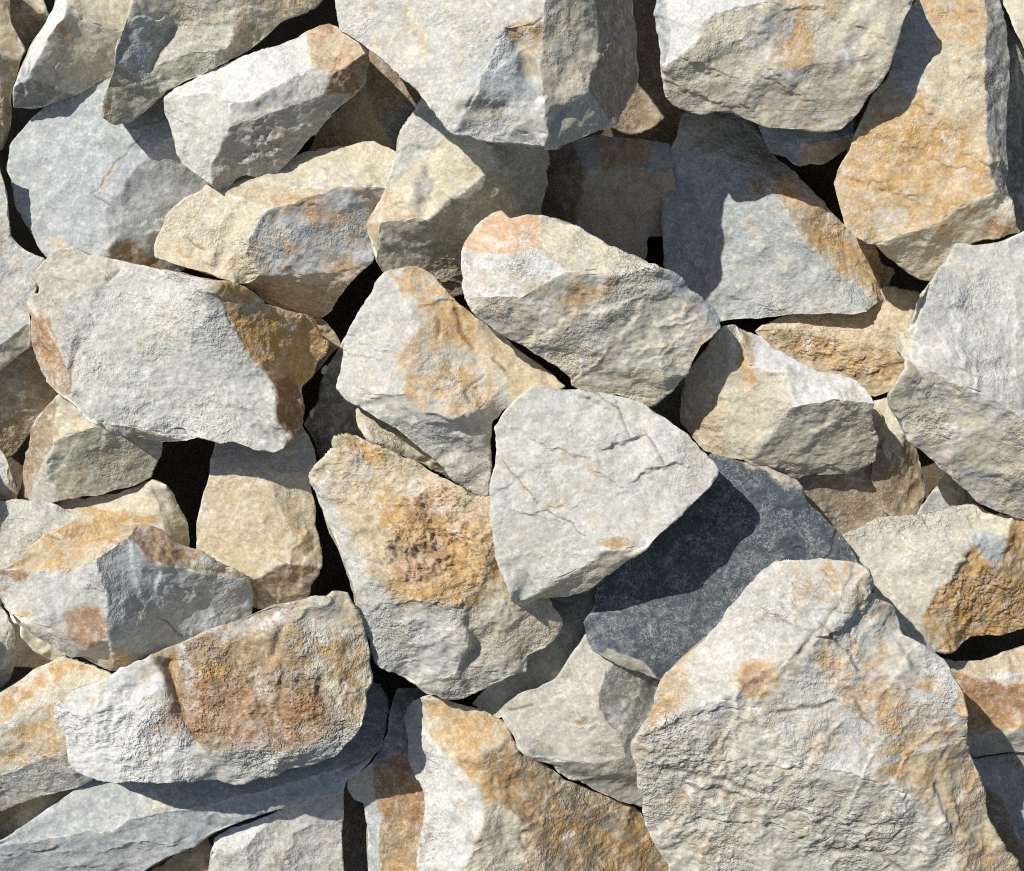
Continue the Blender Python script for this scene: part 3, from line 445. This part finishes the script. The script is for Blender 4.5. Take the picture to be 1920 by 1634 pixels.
STEEP = 1.5
class Rock:
    def __init__(self, spec):
        self.name, self.label, self.rank, verts, facets, self.kw = spec
        ids, xy = [], []
        for t in verts.split():
            ids.append(t[0]); xy.append([float(v) for v in t[1:].split(',')])
        self.xy = np.array(xy)
        self.fac, self.slope, self.col = [], [], []
        for f in facets:
            loop, sl, col = f.split('|')
            self.fac.append([ids.index(c) for c in loop])
            self.slope.append([float(v) for v in sl.split(',')])
            self.col.append(col)
        used = sorted(set(i for f in self.fac for i in f))
        for f_i, f in enumerate(self.fac):           # meet every vertex that lies on a facet's edge
            out = []
            for a, b in zip(f, f[1:] + f[:1]):
                out.append(a)
                A, B = self.xy[a], self.xy[b]
                d = B - A; l2 = d @ d
                hits = []
                for v in used:
                    if v in f: continue
                    t = (self.xy[v] - A) @ d / l2
                    if .02 < t < .98 and np.linalg.norm(self.xy[v] - A - t * d) < 2.5:
                        hits.append((t, v))
                out += [v for t, v in sorted(hits)]
            self.fac[f_i] = out
        for f in self.fac:                            # anticlockwise with y up
            p = self.xy[f]; q = np.roll(p, -1, 0)
            if np.sum(p[:, 0] * q[:, 1] - q[:, 0] * p[:, 1]) > 0:
                f.reverse()
        self.solve_heights(used)
        self.find_outline()

    def solve_heights(self, used):
        nv, nf = len(self.xy), len(self.fac)
        rows, rhs = [], []
        for k, f in enumerate(self.fac):
            sx, sy = self.slope[k]
            for v in f:
                r = np.zeros(nv + nf); r[v] = 1; r[nv + k] = -1
                x, y = self.xy[v]
                rows.append(r); rhs.append(STEEP * (-sx * (x - 960) - sy * (817 - y)))
        for v in range(nv):
            r = np.zeros(nv + nf); r[v] = 1e-3; rows.append(r); rhs.append(0)
        sol = np.linalg.lstsq(np.array(rows), np.array(rhs), rcond=None)[0]
        z = sol[:nv]
        self.z = z - z[used].mean()
        self.used = used

    def find_outline(self):
        edges = {}
        for f in self.fac:
            for a, b in zip(f, f[1:] + f[:1]):
                edges[(a, b)] = edges.get((a, b), 0) + 1
        nxt = {}
        for (a, b) in edges:
            if (b, a) not in edges:
                if a in nxt: print('  BRANCH', self.label[:50], self.xy[a])
                nxt[a] = b
        best = []
        left = set(nxt)
        loops = []
        while left:
            s = min(left); loop = [s]; left.discard(s)
            c = nxt[s]
            while c != s and c in left:
                loop.append(c); left.discard(c); c = nxt[c]
            loops.append(loop)
        loops.sort(key=len)
        self.loop = loops[-1]
        if len(loops) > 1: print('  LOOPS', self.label[:50], [[tuple(self.xy[i]) for i in l] for l in loops[:-1]])

    def tris(self):
        out, fid = [], []
        for k, f in enumerate(self.fac):
            t = geometry.tessellate_polygon([[Vector((self.xy[i][0], -self.xy[i][1], 0)) for i in f]])
            for a, b, c in t:
                a, b, c = f[a], f[b], f[c]
                p = self.xy
                cr = (p[b][0] - p[a][0]) * -(p[c][1] - p[a][1]) + (p[b][1] - p[a][1]) * (p[c][0] - p[a][0])
                if abs(cr) < 1e-6: continue
                out.append((a, b, c) if cr > 0 else (a, c, b)); fid.append(k)
        return np.array(out), np.array(fid)

CELL = 10
GX, GY = np.meshgrid(np.arange(-460, 2400, CELL), np.arange(-460, 2100, CELL))

def raster(r):
    z = np.full(GX.shape, np.nan)
    t, _ = r.tris()
    for a, b, c in t:
        (x0, y0), (x1, y1), (x2, y2) = r.xy[a], r.xy[b], r.xy[c]
        den = (y1 - y2) * (x0 - x2) + (x2 - x1) * (y0 - y2)
        if abs(den) < 1e-9: continue
        w0 = ((y1 - y2) * (GX - x2) + (x2 - x1) * (GY - y2)) / den
        w1 = ((y2 - y0) * (GX - x2) + (x0 - x2) * (GY - y2)) / den
        w2 = 1 - w0 - w1
        m = (w0 >= -1e-3) & (w1 >= -1e-3) & (w2 >= -1e-3)
        z[m] = (w0 * r.z[a] + w1 * r.z[b] + w2 * r.z[c])[m]
    return z

def stack(rocks):
    """let each rock down onto the ones it lies on"""
    done = []
    for r in sorted(rocks, key=lambda r: r.rank):
        g = raster(r)
        off = -215.0 + 46 * r.rank
        for q, gq in done:
            if q.rank >= r.rank: continue
            m = ~np.isnan(g) & ~np.isnan(gq)
            if m.sum() < 3: continue
            need = np.percentile(gq[m] - g[m], 88) + 10
            off = max(off, min(need, off + 90))
        off += r.kw.get('lift', 0)
        r.z = r.z + off
        r.off = off
        done.append((r, g + off))

def split_long(v, t, lim, fid):
    """halve every edge longer than its triangles allow until none is left"""
    for _ in range(14):
        e = np.sort(np.concatenate([t[:, [0, 1]], t[:, [1, 2]], t[:, [2, 0]]]), 1)
        key = e[:, 0] * (len(v) + 1) + e[:, 1]
        uq, first, inv = np.unique(key, return_index=True, return_inverse=True)
        ue = e[first]
        L = np.full(len(uq), 1e9)
        np.minimum.at(L, inv, np.tile(lim, 3))
        ln = np.linalg.norm(v[ue[:, 0]] - v[ue[:, 1]], axis=1)
        mark = ln > L
        if not mark.any(): break
        mid = np.full(len(uq), -1, np.int64)
        mid[mark] = len(v) + np.arange(mark.sum())
        v = np.concatenate([v, (v[ue[mark, 0]] + v[ue[mark, 1]]) / 2])
        n = len(t)
        m = np.stack([mid[inv[:n]], mid[inv[n:2 * n]], mid[inv[2 * n:]]], 1)
        cnt = (m >= 0).sum(1)
        T, Fd, Lm = [t[cnt == 0]], [fid[cnt == 0]], [lim[cnt == 0]]
        def add(idx, *tris):
            for tr in tris:
                T.append(np.stack(tr, 1)); Fd.append(fid[idx]); Lm.append(lim[idx])
        i3 = np.where(cnt == 3)[0]
        a, b, c = t[i3].T; ab, bc, ca = m[i3].T
        add(i3, (a, ab, ca), (ab, b, bc), (ca, bc, c), (ab, bc, ca))
        for k in range(3):
            o = [k, (k + 1) % 3, (k + 2) % 3]
            i1 = np.where((cnt == 1) & (m[:, k] >= 0))[0]
            a, b, c = t[i1][:, o].T; ab = m[i1, k]
            add(i1, (a, ab, c), (ab, b, c))
            i2 = np.where((cnt == 2) & (m[:, k] < 0))[0]          # the unsplit edge is a-b
            a, b, c = t[i2][:, o].T; bc = m[i2, o[1]]; ca = m[i2, o[2]]
            add(i2, (a, b, bc), (a, bc, ca), (ca, bc, c))
        t, fid, lim = np.concatenate(T), np.concatenate(Fd), np.concatenate(Lm)
    return v, t, fid

def normals(v, t):
    fn = np.cross(v[t[:, 1]] - v[t[:, 0]], v[t[:, 2]] - v[t[:, 0]])
    n = np.zeros_like(v)
    for k in range(3): np.add.at(n, t[:, k], fn)
    return n / (np.linalg.norm(n, axis=1)[:, None] + 1e-12), fn

def neighbours(t, n):
    e = np.concatenate([t[:, [0, 1]], t[:, [1, 2]], t[:, [2, 0]]])
    e = np.concatenate([e, e[:, ::-1]])
    key = np.unique(e[:, 0].astype(np.int64) * n + e[:, 1])
    i, j = key // n, key % n
    return i, j, np.bincount(i, minlength=n).astype(float)

def relax(x, nb, times, f=.5):
    i, j, deg = nb
    for _ in range(times):
        s = np.zeros_like(x)
        if x.ndim == 1: s = np.bincount(i, x[j], minlength=len(x))
        else:
            for k in range(x.shape[1]): s[:, k] = np.bincount(i, x[j, k], minlength=len(x))
        x = x + f * (s / (deg if x.ndim == 1 else deg[:, None]) - x)
    return x

def seg_dist(px, py, pts):
    d = np.full(len(px), 1e9)
    P = [(pts[k], pts[k + 1]) for k in range(0, len(pts), 2)]
    for (x0, y0), (x1, y1) in zip(P, P[1:]):
        dx, dy = x1 - x0, y1 - y0
        t = np.clip(((px - x0) * dx + (py - y0) * dy) / (dx * dx + dy * dy), 0, 1)
        d = np.minimum(d, np.hypot(px - x0 - t * dx, py - y0 - t * dy))
    return d

def step_lip(px, py, pts, decay):
    """1 along the upper side of a broken line, 0 on its lower side, fading away from the line and at its ends"""
    best = np.full(len(px), 1e9); side = np.zeros(len(px)); along = np.zeros(len(px))
    P = [(pts[k], pts[k + 1]) for k in range(0, len(pts), 2)]
    m = len(P) - 1
    for k, ((x0, y0), (x1, y1)) in enumerate(zip(P, P[1:])):
        dx, dy = x1 - x0, y1 - y0
        l = math.hypot(dx, dy)
        t = ((px - x0) * dx + (py - y0) * dy) / (l * l)
        tc = np.clip(t, 0, 1)
        dd = np.hypot(px - x0 - tc * dx, py - y0 - tc * dy)
        w = dd < best
        best[w] = dd[w]
        side[w] = ((px - x0) * dy - (py - y0) * dx)[w] / l
        along[w] = ((k + tc) / m)[w]
    ends = np.clip(np.minimum(along, 1 - along) * 5, 0, 1)
    return ends * np.clip((side + 2.5) / 5, 0, 1) * np.exp(-best / decay)

EDGE = 4.4
def build_rock(r, seed):
    rng = np.random.RandomState(seed)
    kw = r.kw
    rough = kw.get('rough', 1.0)
    t, fid = r.tris()
    # closed body: the seen facets, a flank that draws in, and a rounded underside
    p3 = unproject(r.xy[:, 0], r.xy[:, 1], r.z)
    loop = r.loop
    lp = r.xy[loop]
    area = abs(np.sum(lp[:, 0] * np.roll(lp[:, 1], -1) - np.roll(lp[:, 0], -1) * lp[:, 1])) / 2
    size = math.sqrt(area)
    cen = lp.mean(0)
    zl = r.z[loop]
    thick = kw.get('thick', 1.05) * size
    rings = []
    for sc, dz, flat in ((.985, .07, 0), (.955, .36, .3), (.80, .75, .8)):
        xy = cen + (lp - cen) * sc
        z = zl * (1 - flat) + zl.mean() * flat - dz * thick
        rings.append(unproject(xy[:, 0], xy[:, 1], z))
    bot = unproject(cen[:1], cen[1:], np.array([zl.mean() - thick]))
    v = np.concatenate([p3] + rings + [bot])
    n0, nl = len(p3), len(loop)
    rid = [np.array(loop)] + [n0 + k * nl + np.arange(nl) for k in range(3)]
    T, F = [t], [fid]
    for k in range(3):
        a, b = rid[k], rid[k + 1]
        a2, b2 = np.roll(a, -1), np.roll(b, -1)
        T += [np.stack([a, b, a2], 1), np.stack([a2, b, b2], 1)]
        F += [np.full(nl, -1 if k < 1 else -2)] * 2
    a = rid[3]
    T.append(np.stack([a, np.full(nl, len(v) - 1), np.roll(a, -1)], 1)); F.append(np.full(nl, -2))
    t, fid = np.concatenate(T), np.concatenate(F)
    lim = np.where(fid >= 0, kw.get('edge', EDGE), np.where(fid == -1, 9.0, 26.0))
    v, t, fid = split_long(v, t, lim, fid)
    used, inv = np.unique(t, return_inverse=True)
    v = v[used]; t = inv.reshape(-1, 3)
    n = len(v)
    # keep each facet plane inside, taking up what its corners do not agree on close to its edges
    lo = np.full(n, 10 ** 6); hi = np.full(n, -10)
    for k in range(3):
        np.minimum.at(lo, t[:, k], fid); np.maximum.at(hi, t[:, k], fid)
    kx = CAM_D / (CAM_D - v[:, 2])
    qx, qy, znew = v[:, 0] * kx + 960, 817 - v[:, 1] * kx, v[:, 2].copy()
    for k in range(len(r.fac)):
        mem = np.zeros(n, bool); mem[np.unique(t[fid == k])] = True
        I = np.where(mem & (lo == hi))[0]; B = np.where(mem & (lo != hi))[0]
        if len(I) == 0 or len(B) < 3: continue
        A = np.stack([qx[B], qy[B], np.ones(len(B))], 1)
        pl = np.linalg.lstsq(A, v[B, 2], rcond=None)[0]
        rs = v[B, 2] - A @ pl
        for c0 in range(0, len(I), 4000):
            J = I[c0:c0 + 4000]
            w = 1 / (((qx[J, None] - qx[None, B]) ** 2 + (qy[J, None] - qy[None, B]) ** 2) ** 1.5 + 1e-6)
            znew[J] = qx[J] * pl[0] + qy[J] * pl[1] + pl[2] + (w @ rs) / w.sum(1)
    v = unproject(qx, qy, znew)
    nb = neighbours(t, n)
    front = np.zeros(n); front[np.unique(t[fid >= 0])] = 1
    # wear: convex edges between facets
    nrm, fn = normals(v, t)
    fnn = fn / (np.linalg.norm(fn, axis=1)[:, None] + 1e-12)
    e = np.sort(np.concatenate([t[:, [0, 1]], t[:, [1, 2]], t[:, [2, 0]]]), 1)
    key = e[:, 0].astype(np.int64) * n + e[:, 1]
    o = np.argsort(key, kind='stable')
    ks = key[o]
    pair = np.where(ks[1:] == ks[:-1])[0]
    T1, T2 = o[pair] % len(t), o[pair + 1] % len(t)
    c1, c2 = v[t[T1]].mean(1), v[t[T2]].mean(1)
    ang = 1 - np.sum(fnn[T1] * fnn[T2], 1)
    convex = np.sum((c2 - c1) * fnn[T1], 1) < 0
    hit = convex & (ang > .03) & (np.maximum(fid[T1], fid[T2]) >= 0)
    wear = np.zeros(n)
    ev = np.clip(ang[hit] * 4, 0, 1)
    for k in range(2): np.maximum.at(wear, e[o[pair][hit], k], ev)
    # per-vertex colour from facets
    base = np.zeros((n, 3)); stc = np.zeros((n, 3)); stm = np.zeros(n); cnt = np.zeros(n)
    fb, fs, fm = [], [], []
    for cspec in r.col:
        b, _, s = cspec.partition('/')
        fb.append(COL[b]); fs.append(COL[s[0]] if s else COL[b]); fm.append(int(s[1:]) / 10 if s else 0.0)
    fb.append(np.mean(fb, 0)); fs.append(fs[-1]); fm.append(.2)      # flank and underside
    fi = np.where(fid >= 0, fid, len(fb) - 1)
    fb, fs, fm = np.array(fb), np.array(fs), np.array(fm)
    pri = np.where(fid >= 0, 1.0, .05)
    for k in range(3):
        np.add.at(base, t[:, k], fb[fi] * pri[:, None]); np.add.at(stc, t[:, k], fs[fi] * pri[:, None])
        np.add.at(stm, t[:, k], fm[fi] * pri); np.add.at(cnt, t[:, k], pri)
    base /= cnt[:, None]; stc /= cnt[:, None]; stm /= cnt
    base = relax(base, nb, 2); stm = relax(stm, nb, 2); stc = relax(stc, nb, 2)
    wear = np.clip(relax(wear, nb, 3, .6) * 2.1, 0, 1) * np.clip(.62 + 1.5 * perlin(v / 34 + seed), 0, 1)
    # photo-plane coordinates of each vertex, for things placed on the rock's face
    k = CAM_D / (CAM_D - v[:, 2])
    px, py = v[:, 0] * k + 960, 817 - v[:, 1] * k
    wx, wy = px + 6 * perlin(v / 28 + 3), py + 6 * perlin(v / 28 + 71)
    for (x, y, rx, ry, rot, cc, s) in kw.get('st', ()):
        a = math.radians(rot)
        dx, dy = wx - x, wy - y
        q = np.hypot((dx * math.cos(a) + dy * math.sin(a)) / rx, (-dx * math.sin(a) + dy * math.cos(a)) / ry)
        w = np.clip(1.45 - q, 0, 1) ** .8 * front
        w = np.where(q > 1.35, 0, w)
        stc = stc * (1 - np.clip(2.2 * w, 0, 1)[:, None]) + np.array(COL[cc]) * np.clip(2.2 * w, 0, 1)[:, None]
        stm = stm * (1 - w) + np.maximum(s, .0) * w
    chip = wear.copy()
    inner = np.clip((relax(front, nb, 7) - .62) / .34, 0, 1)
    cleave = rng.uniform(0, math.pi)
    # round the edges a little, then roughen
    v = relax(v, nb, 1, .5)
    sd = seed * 13.7
    warp = np.stack([fbm(v / 46 + sd + q, 3) for q in (0, 40, 80)], 1)
    v = v + warp * np.array([3.2, 3.2, 3.2])
    nrm, _ = normals(v, t)
    nrm = relax(nrm, nb, 4, .6)
    nrm /= np.linalg.norm(nrm, axis=1)[:, None] + 1e-9
    d = 4.0 * kw.get('und', 1.0) * fbm(v / 150 + sd, 3)
    # conchoidal breaks: shallow scoops that meet in sharp ridges, drawn out along the stone's cleavage
    cc, cs = math.cos(cleave), math.sin(cleave)
    fr = np.array([[cc, cs, 0], [-cs, cc, 0], [0, 0, 1]]).T * np.array([.78, 1.15, 1.0])
    for spacing, amp in ((96, 3.3), (36, 1.3)):
        vw = (v + .16 * spacing * np.stack([fbm(v / (spacing * .5) + sd + q, 2) for q in (5, 25, 65)], 1)) @ fr
        ns = int(np.clip(2.3 * area / spacing ** 2, 8, 420))
        sp_ = vw[rng.randint(0, n, ns)]
        gr = rng.normal(size=(ns, 3)) * .13
        hh_ = rng.normal(size=ns) * .3 * amp
        b1 = np.full(n, 1e9); b2 = np.full(n, 1e9)
        R2 = (spacing * .5) ** 2 / amp
        for q in range(ns):
            dv = vw - sp_[q]
            x = np.einsum('ij,ij->i', dv, dv) / R2 + dv @ gr[q] + hh_[q]
            lo = np.minimum(b1, x)
            b2 = np.minimum(b2, np.maximum(b1, x)); b1 = lo
        b1 = np.clip(b1, -2 * amp, 2.5 * amp)
        mod = np.clip(.55 + 1.3 * perlin(v / (spacing * 1.6) + sd + 77), .08, 1.15) * (.45 + .38 * rough)
        d += (b1 - b1.mean()) * mod * (.35 + .65 * inner)
        ridge = np.clip(1 - (b2 - b1) / (.35 * amp), 0, 1) * np.clip(mod, 0, 1)
        wear = np.maximum(wear, .55 * ridge * np.clip(.4 + 1.6 * perlin(v / 30 + sd + 8), 0, 1) * front)
    n1 = perlin(v / 22 + sd)
    calm = .35 + .65 * inner
    d += (.2 + .2 * rough) * n1 + calm * rough * (.45 * perlin(v / 10.5 + sd) + .36 * perlin(v / 5.5 + sd))
    rid_ = 1 - np.abs(perlin(v / 38 + sd + 9)) * 2
    d += .5 * rough * np.clip(rid_, 0, 1) ** 2 * np.clip(.3 + 2 * perlin(v / 90 + sd), 0, 1)
    if 'lam' in kw:
        a, amp, per = kw['lam']
        a = math.radians(a)
        s = (v[:, 0] * math.cos(a) + v[:, 1] * math.sin(a) + 16 * perlin(v / 80 + sd) + .4 * v[:, 2]) / per
        s = s - np.floor(s)
        d += amp * (np.minimum(s / .8, (1 - s) / .2) - .5) * np.clip(.5 + 1.6 * perlin(v / 120 + sd + 5), 0, 1)
    # flakes knocked off along the edges
    d -= 4.5 * np.clip(chip * 1.4, 0, 1) * np.clip(perlin(v / 19 + sd + 61) * 2.2 - .1, 0, 1) * (.5 + .4 * rough)
    dirt = np.zeros(n)
    for (x, y, rx, ry, rot, amp) in kw.get('cr', ()):                  # crumbling, pitted patches
        a = math.radians(rot)
        q = np.hypot(((wx - x) * math.cos(a) + (wy - y) * math.sin(a)) / rx, (-(wx - x) * math.sin(a) + (wy - y) * math.cos(a)) / ry)
        m = np.clip(1.6 - 1.3 * q + .6 * perlin(v / 30 + sd + 31), 0, 1) * inner
        vq = v + 7 * np.stack([perlin(v / 19 + sd + q) for q in (301, 325, 365)], 1)
        cr = .45 + .42 * fbm(vq / 26 + sd + 41, 4, .72) + .25 * np.abs(perlin(vq / 8 + sd + 43))
        d += amp * m * 2.4 * (cr - .45)
        dirt = np.maximum(dirt, m * np.clip(.42 - cr, 0, .5) * 1.6)
    for pts, dep, wid in kw.get('ck', ()):
        q = seg_dist(wx, wy, pts)
        m = np.exp(-(q / wid) ** 2) * front
        d -= dep * m
        dirt = np.maximum(dirt, np.exp(-(q / (wid * .55)) ** 2) * front * (.9 if wid < 7 else .25))
    steps = list(kw.get('sp', ()))
    for q in range(kw.get('nsteps', max(2, int(area / 9000)))):        # small broken lips where a sheet of rock came away
        k0 = rng.randint(0, n)
        an = cleave + rng.normal() * .3
        x0, y0 = px[k0], py[k0]
        ln = rng.uniform(.12, .3) * size
        pts = []
        for u in np.linspace(-1, 1, 5):
            pts += [x0 + math.cos(an) * ln * u + rng.uniform(-.12, .12) * ln, y0 + math.sin(an) * ln * u + rng.uniform(-.12, .12) * ln]
        steps.append((tuple(pts), rng.uniform(1.5, 5.0), rng.uniform(12, 50)))
    jx, jy = px + 5 * perlin(v / 11 + 2) + 5 * perlin(v / 25 + 8), py + 5 * perlin(v / 11 + 52) + 5 * perlin(v / 25 + 91)
    for pts, hh, decay in steps:
        d += hh * step_lip(jx, jy, pts, decay) * inner
    for (x, y, rad, hh) in kw.get('bp', ()):
        d += hh * np.exp(-((wx - x) ** 2 + (wy - y) ** 2) / rad ** 2) * front
    d = np.where(inner < .6, np.clip(d, -9, 4.5), d) * np.where(front > 0, 1, .8)
    v = v + nrm * d[:, None]
    # mesh in world metres about the rock's own base
    w = v @ np.array(PILE).T * S
    org = np.array([w[:, 0].mean(), w[:, 1].mean(), w[:, 2].min()])
    me = bpy.data.meshes.new(r.name)
    me.vertices.add(n); me.vertices.foreach_set('co', (w - org).astype(np.float32).ravel())
    me.loops.add(len(t) * 3); me.loops.foreach_set('vertex_index', t.astype(np.int32).ravel())
    me.polygons.add(len(t)); me.polygons.foreach_set('loop_start', np.arange(0, len(t) * 3, 3, dtype=np.int32))
    me.update(calc_edges=True)
    me.polygons.foreach_set('use_smooth', np.ones(len(t), bool))
    def put_col(nm, c):
        at = me.attributes.new(nm, 'FLOAT_COLOR', 'POINT')
        at.data.foreach_set('color', np.concatenate([c, np.ones((n, 1))], 1).astype(np.float32).ravel())
    def put_val(nm, x):
        at = me.attributes.new(nm, 'FLOAT', 'POINT')
        at.data.foreach_set('value', x.astype(np.float32))
    put_col('base', base); put_col('stain_color', stc)
    put_val('stain', stm); put_val('wear', wear); put_val('dirt', dirt)
    put_val('rough', np.clip((.22 + .42 * rough) * (.72 + 1.5 * perlin(v / 110 + sd) + .5 * perlin(v / 40 + sd)), .1, 2))
    me.validate()
    ob = bpy.data.objects.new(r.name, me)
    ob.location = org
    me.materials.append(MATS[kw.get('mat', 'stone')])
    scene.collection.objects.link(ob)
    ob['label'] = r.label
    ob['kind'] = 'thing'
    ob['category'] = 'rock'
    ob['group'] = 'quarried rocks heaped in the pile'
    return len(t)

def loose_rock(cx, cy, rad, seed):
    """one more rock of the heap, beyond the edge of the picture"""
    g = np.random.RandomState(seed)
    n = 8
    an = np.linspace(0, 2 * math.pi, n, endpoint=False) + g.uniform(-.2, .2, n)
    ro = rad * g.uniform(.8, 1.15, n)
    st = g.uniform(.8, 1.25)
    out = [(cx + r * math.cos(a) * st, cy + r * math.sin(a) / st) for a, r in zip(an, ro)]
    k = g.uniform(.4, .6)
    ox, oy = g.uniform(-.15, .15, 2) * rad
    inn = [(cx + ox + (x - cx) * k, cy + oy + (y - cy) * k) for x, y in out[::2]]
    vs = ['%s%.0f,%.0f' % ('abcdefgh'[i], *p) for i, p in enumerate(out)] + ['%s%.0f,%.0f' % ('ABCD'[i], *p) for i, p in enumerate(inn)]
    tx, ty = g.uniform(-.15, .15, 2)
    col = g.choice(['g/u4', 'u/e4', 'e/o4', 'b/g4', 't/o4', 'g/o3'])
    fs = ['ABCD|%.2f,%.2f|%s' % (tx, ty, col)]
    for i in range(4):
        o, nx = 'abcdefgh', (i + 1) % 4
        x, y = out[2 * i + 1]
        a = math.atan2(cy - y, x - cx)
        fs.append('%s%s%s%s%s|%.2f,%.2f|%s' % ('ABCD'[i], o[2 * i], o[2 * i + 1], o[(2 * i + 2) % 8], 'ABCD'[nx], .7 * math.cos(a), .7 * math.sin(a), col))
    return ('rock', 'limestone rock of the heap lying beyond the edge of the picture', int(g.randint(2, 5)), ' '.join(vs), fs, dict(edge=11.0, rough=1.5))

for k, (x, y, rad) in enumerate([(-240, -190, 170), (60, -210, 160), (400, -200, 170), (760, -230, 180), (1110, -215, 170), (1460, -240, 190), (1800, -230, 170),
                                 (2120, -120, 170), (2170, 230, 170), (2160, 760, 160), (2190, 1090, 170), (2160, 1420, 170), (2090, 1780, 180),
                                 (1740, 1860, 160), (1400, 1850, 160), (1050, 1850, 150), (700, 1860, 160), (330, 1860, 160), (-20, 1850, 160),
                                 (-240, 1560, 170), (-230, 1240, 160), (-220, 920, 150), (-230, 560, 160), (-240, 160, 170)]):
    ROCKS.append(loose_rock(x, y, rad, 100 + k))
rocks = [Rock(s) for s in ROCKS]
stack(rocks)
total = 0
for k, r in enumerate(rocks):
    total += build_rock(r, k + 1)
    print('%5.0f  %3.0f..%3.0f  %s' % (r.off, r.z[r.used].min(), r.z[r.used].max(), r.label[:60]))
print('triangles', total)

# ------------------------------------------------------------------ the ground under the heap
def ground():
    nx = 220
    xs = np.linspace(-4200, 4200, nx)
    X, Y = np.meshgrid(xs, xs)
    p = np.stack([X.ravel(), Y.ravel(), np.zeros(nx * nx)], 1)
    p[:, 2] = -560 + 40 * fbm(p / 420, 4) + 10 * perlin(p / 60)
    w = p @ np.array(PILE).T * S
    idx = np.arange(nx * nx).reshape(nx, nx)
    f = np.stack([idx[:-1, :-1], idx[:-1, 1:], idx[1:, 1:], idx[1:, :-1]], -1).reshape(-1, 4)
    me = bpy.data.meshes.new('ground')
    me.from_pydata(w.tolist(), [], f.tolist())
    me.polygons.foreach_set('use_smooth', np.ones(len(f), bool))
    ob = bpy.data.objects.new('ground', me)
    ob['kind'] = 'structure'
    m = bpy.data.materials.new('quarry_dirt')
    m.use_nodes = True
    nt = m.node_tree
    ns = nt.nodes.new('ShaderNodeTexNoise')
    ns.inputs['Scale'].default_value = 28; ns.inputs['Detail'].default_value = 10; ns.inputs['Roughness'].default_value = .7
    tc = nt.nodes.new('ShaderNodeTexCoord')
    nt.links.new(tc.outputs['Object'], ns.inputs['Vector'])
    cr = nt.nodes.new('ShaderNodeValToRGB')
    cr.color_ramp.elements[0].position = .3; cr.color_ramp.elements[0].color = (.06, .045, .03, 1)
    cr.color_ramp.elements[1].position = .7; cr.color_ramp.elements[1].color = (.20, .155, .105, 1)
    nt.links.new(ns.outputs['Fac'], cr.inputs[0])
    b = nt.nodes['Principled BSDF']
    nt.links.new(cr.outputs[0], b.inputs['Base Color'])
    b.inputs['Roughness'].default_value = .95
    bp = nt.nodes.new('ShaderNodeBump'); bp.inputs['Distance'].default_value = .01
    nt.links.new(ns.outputs['Fac'], bp.inputs['Height']); nt.links.new(bp.outputs[0], b.inputs['Normal'])
    me.materials.append(m)
    scene.collection.objects.link(ob)
ground()
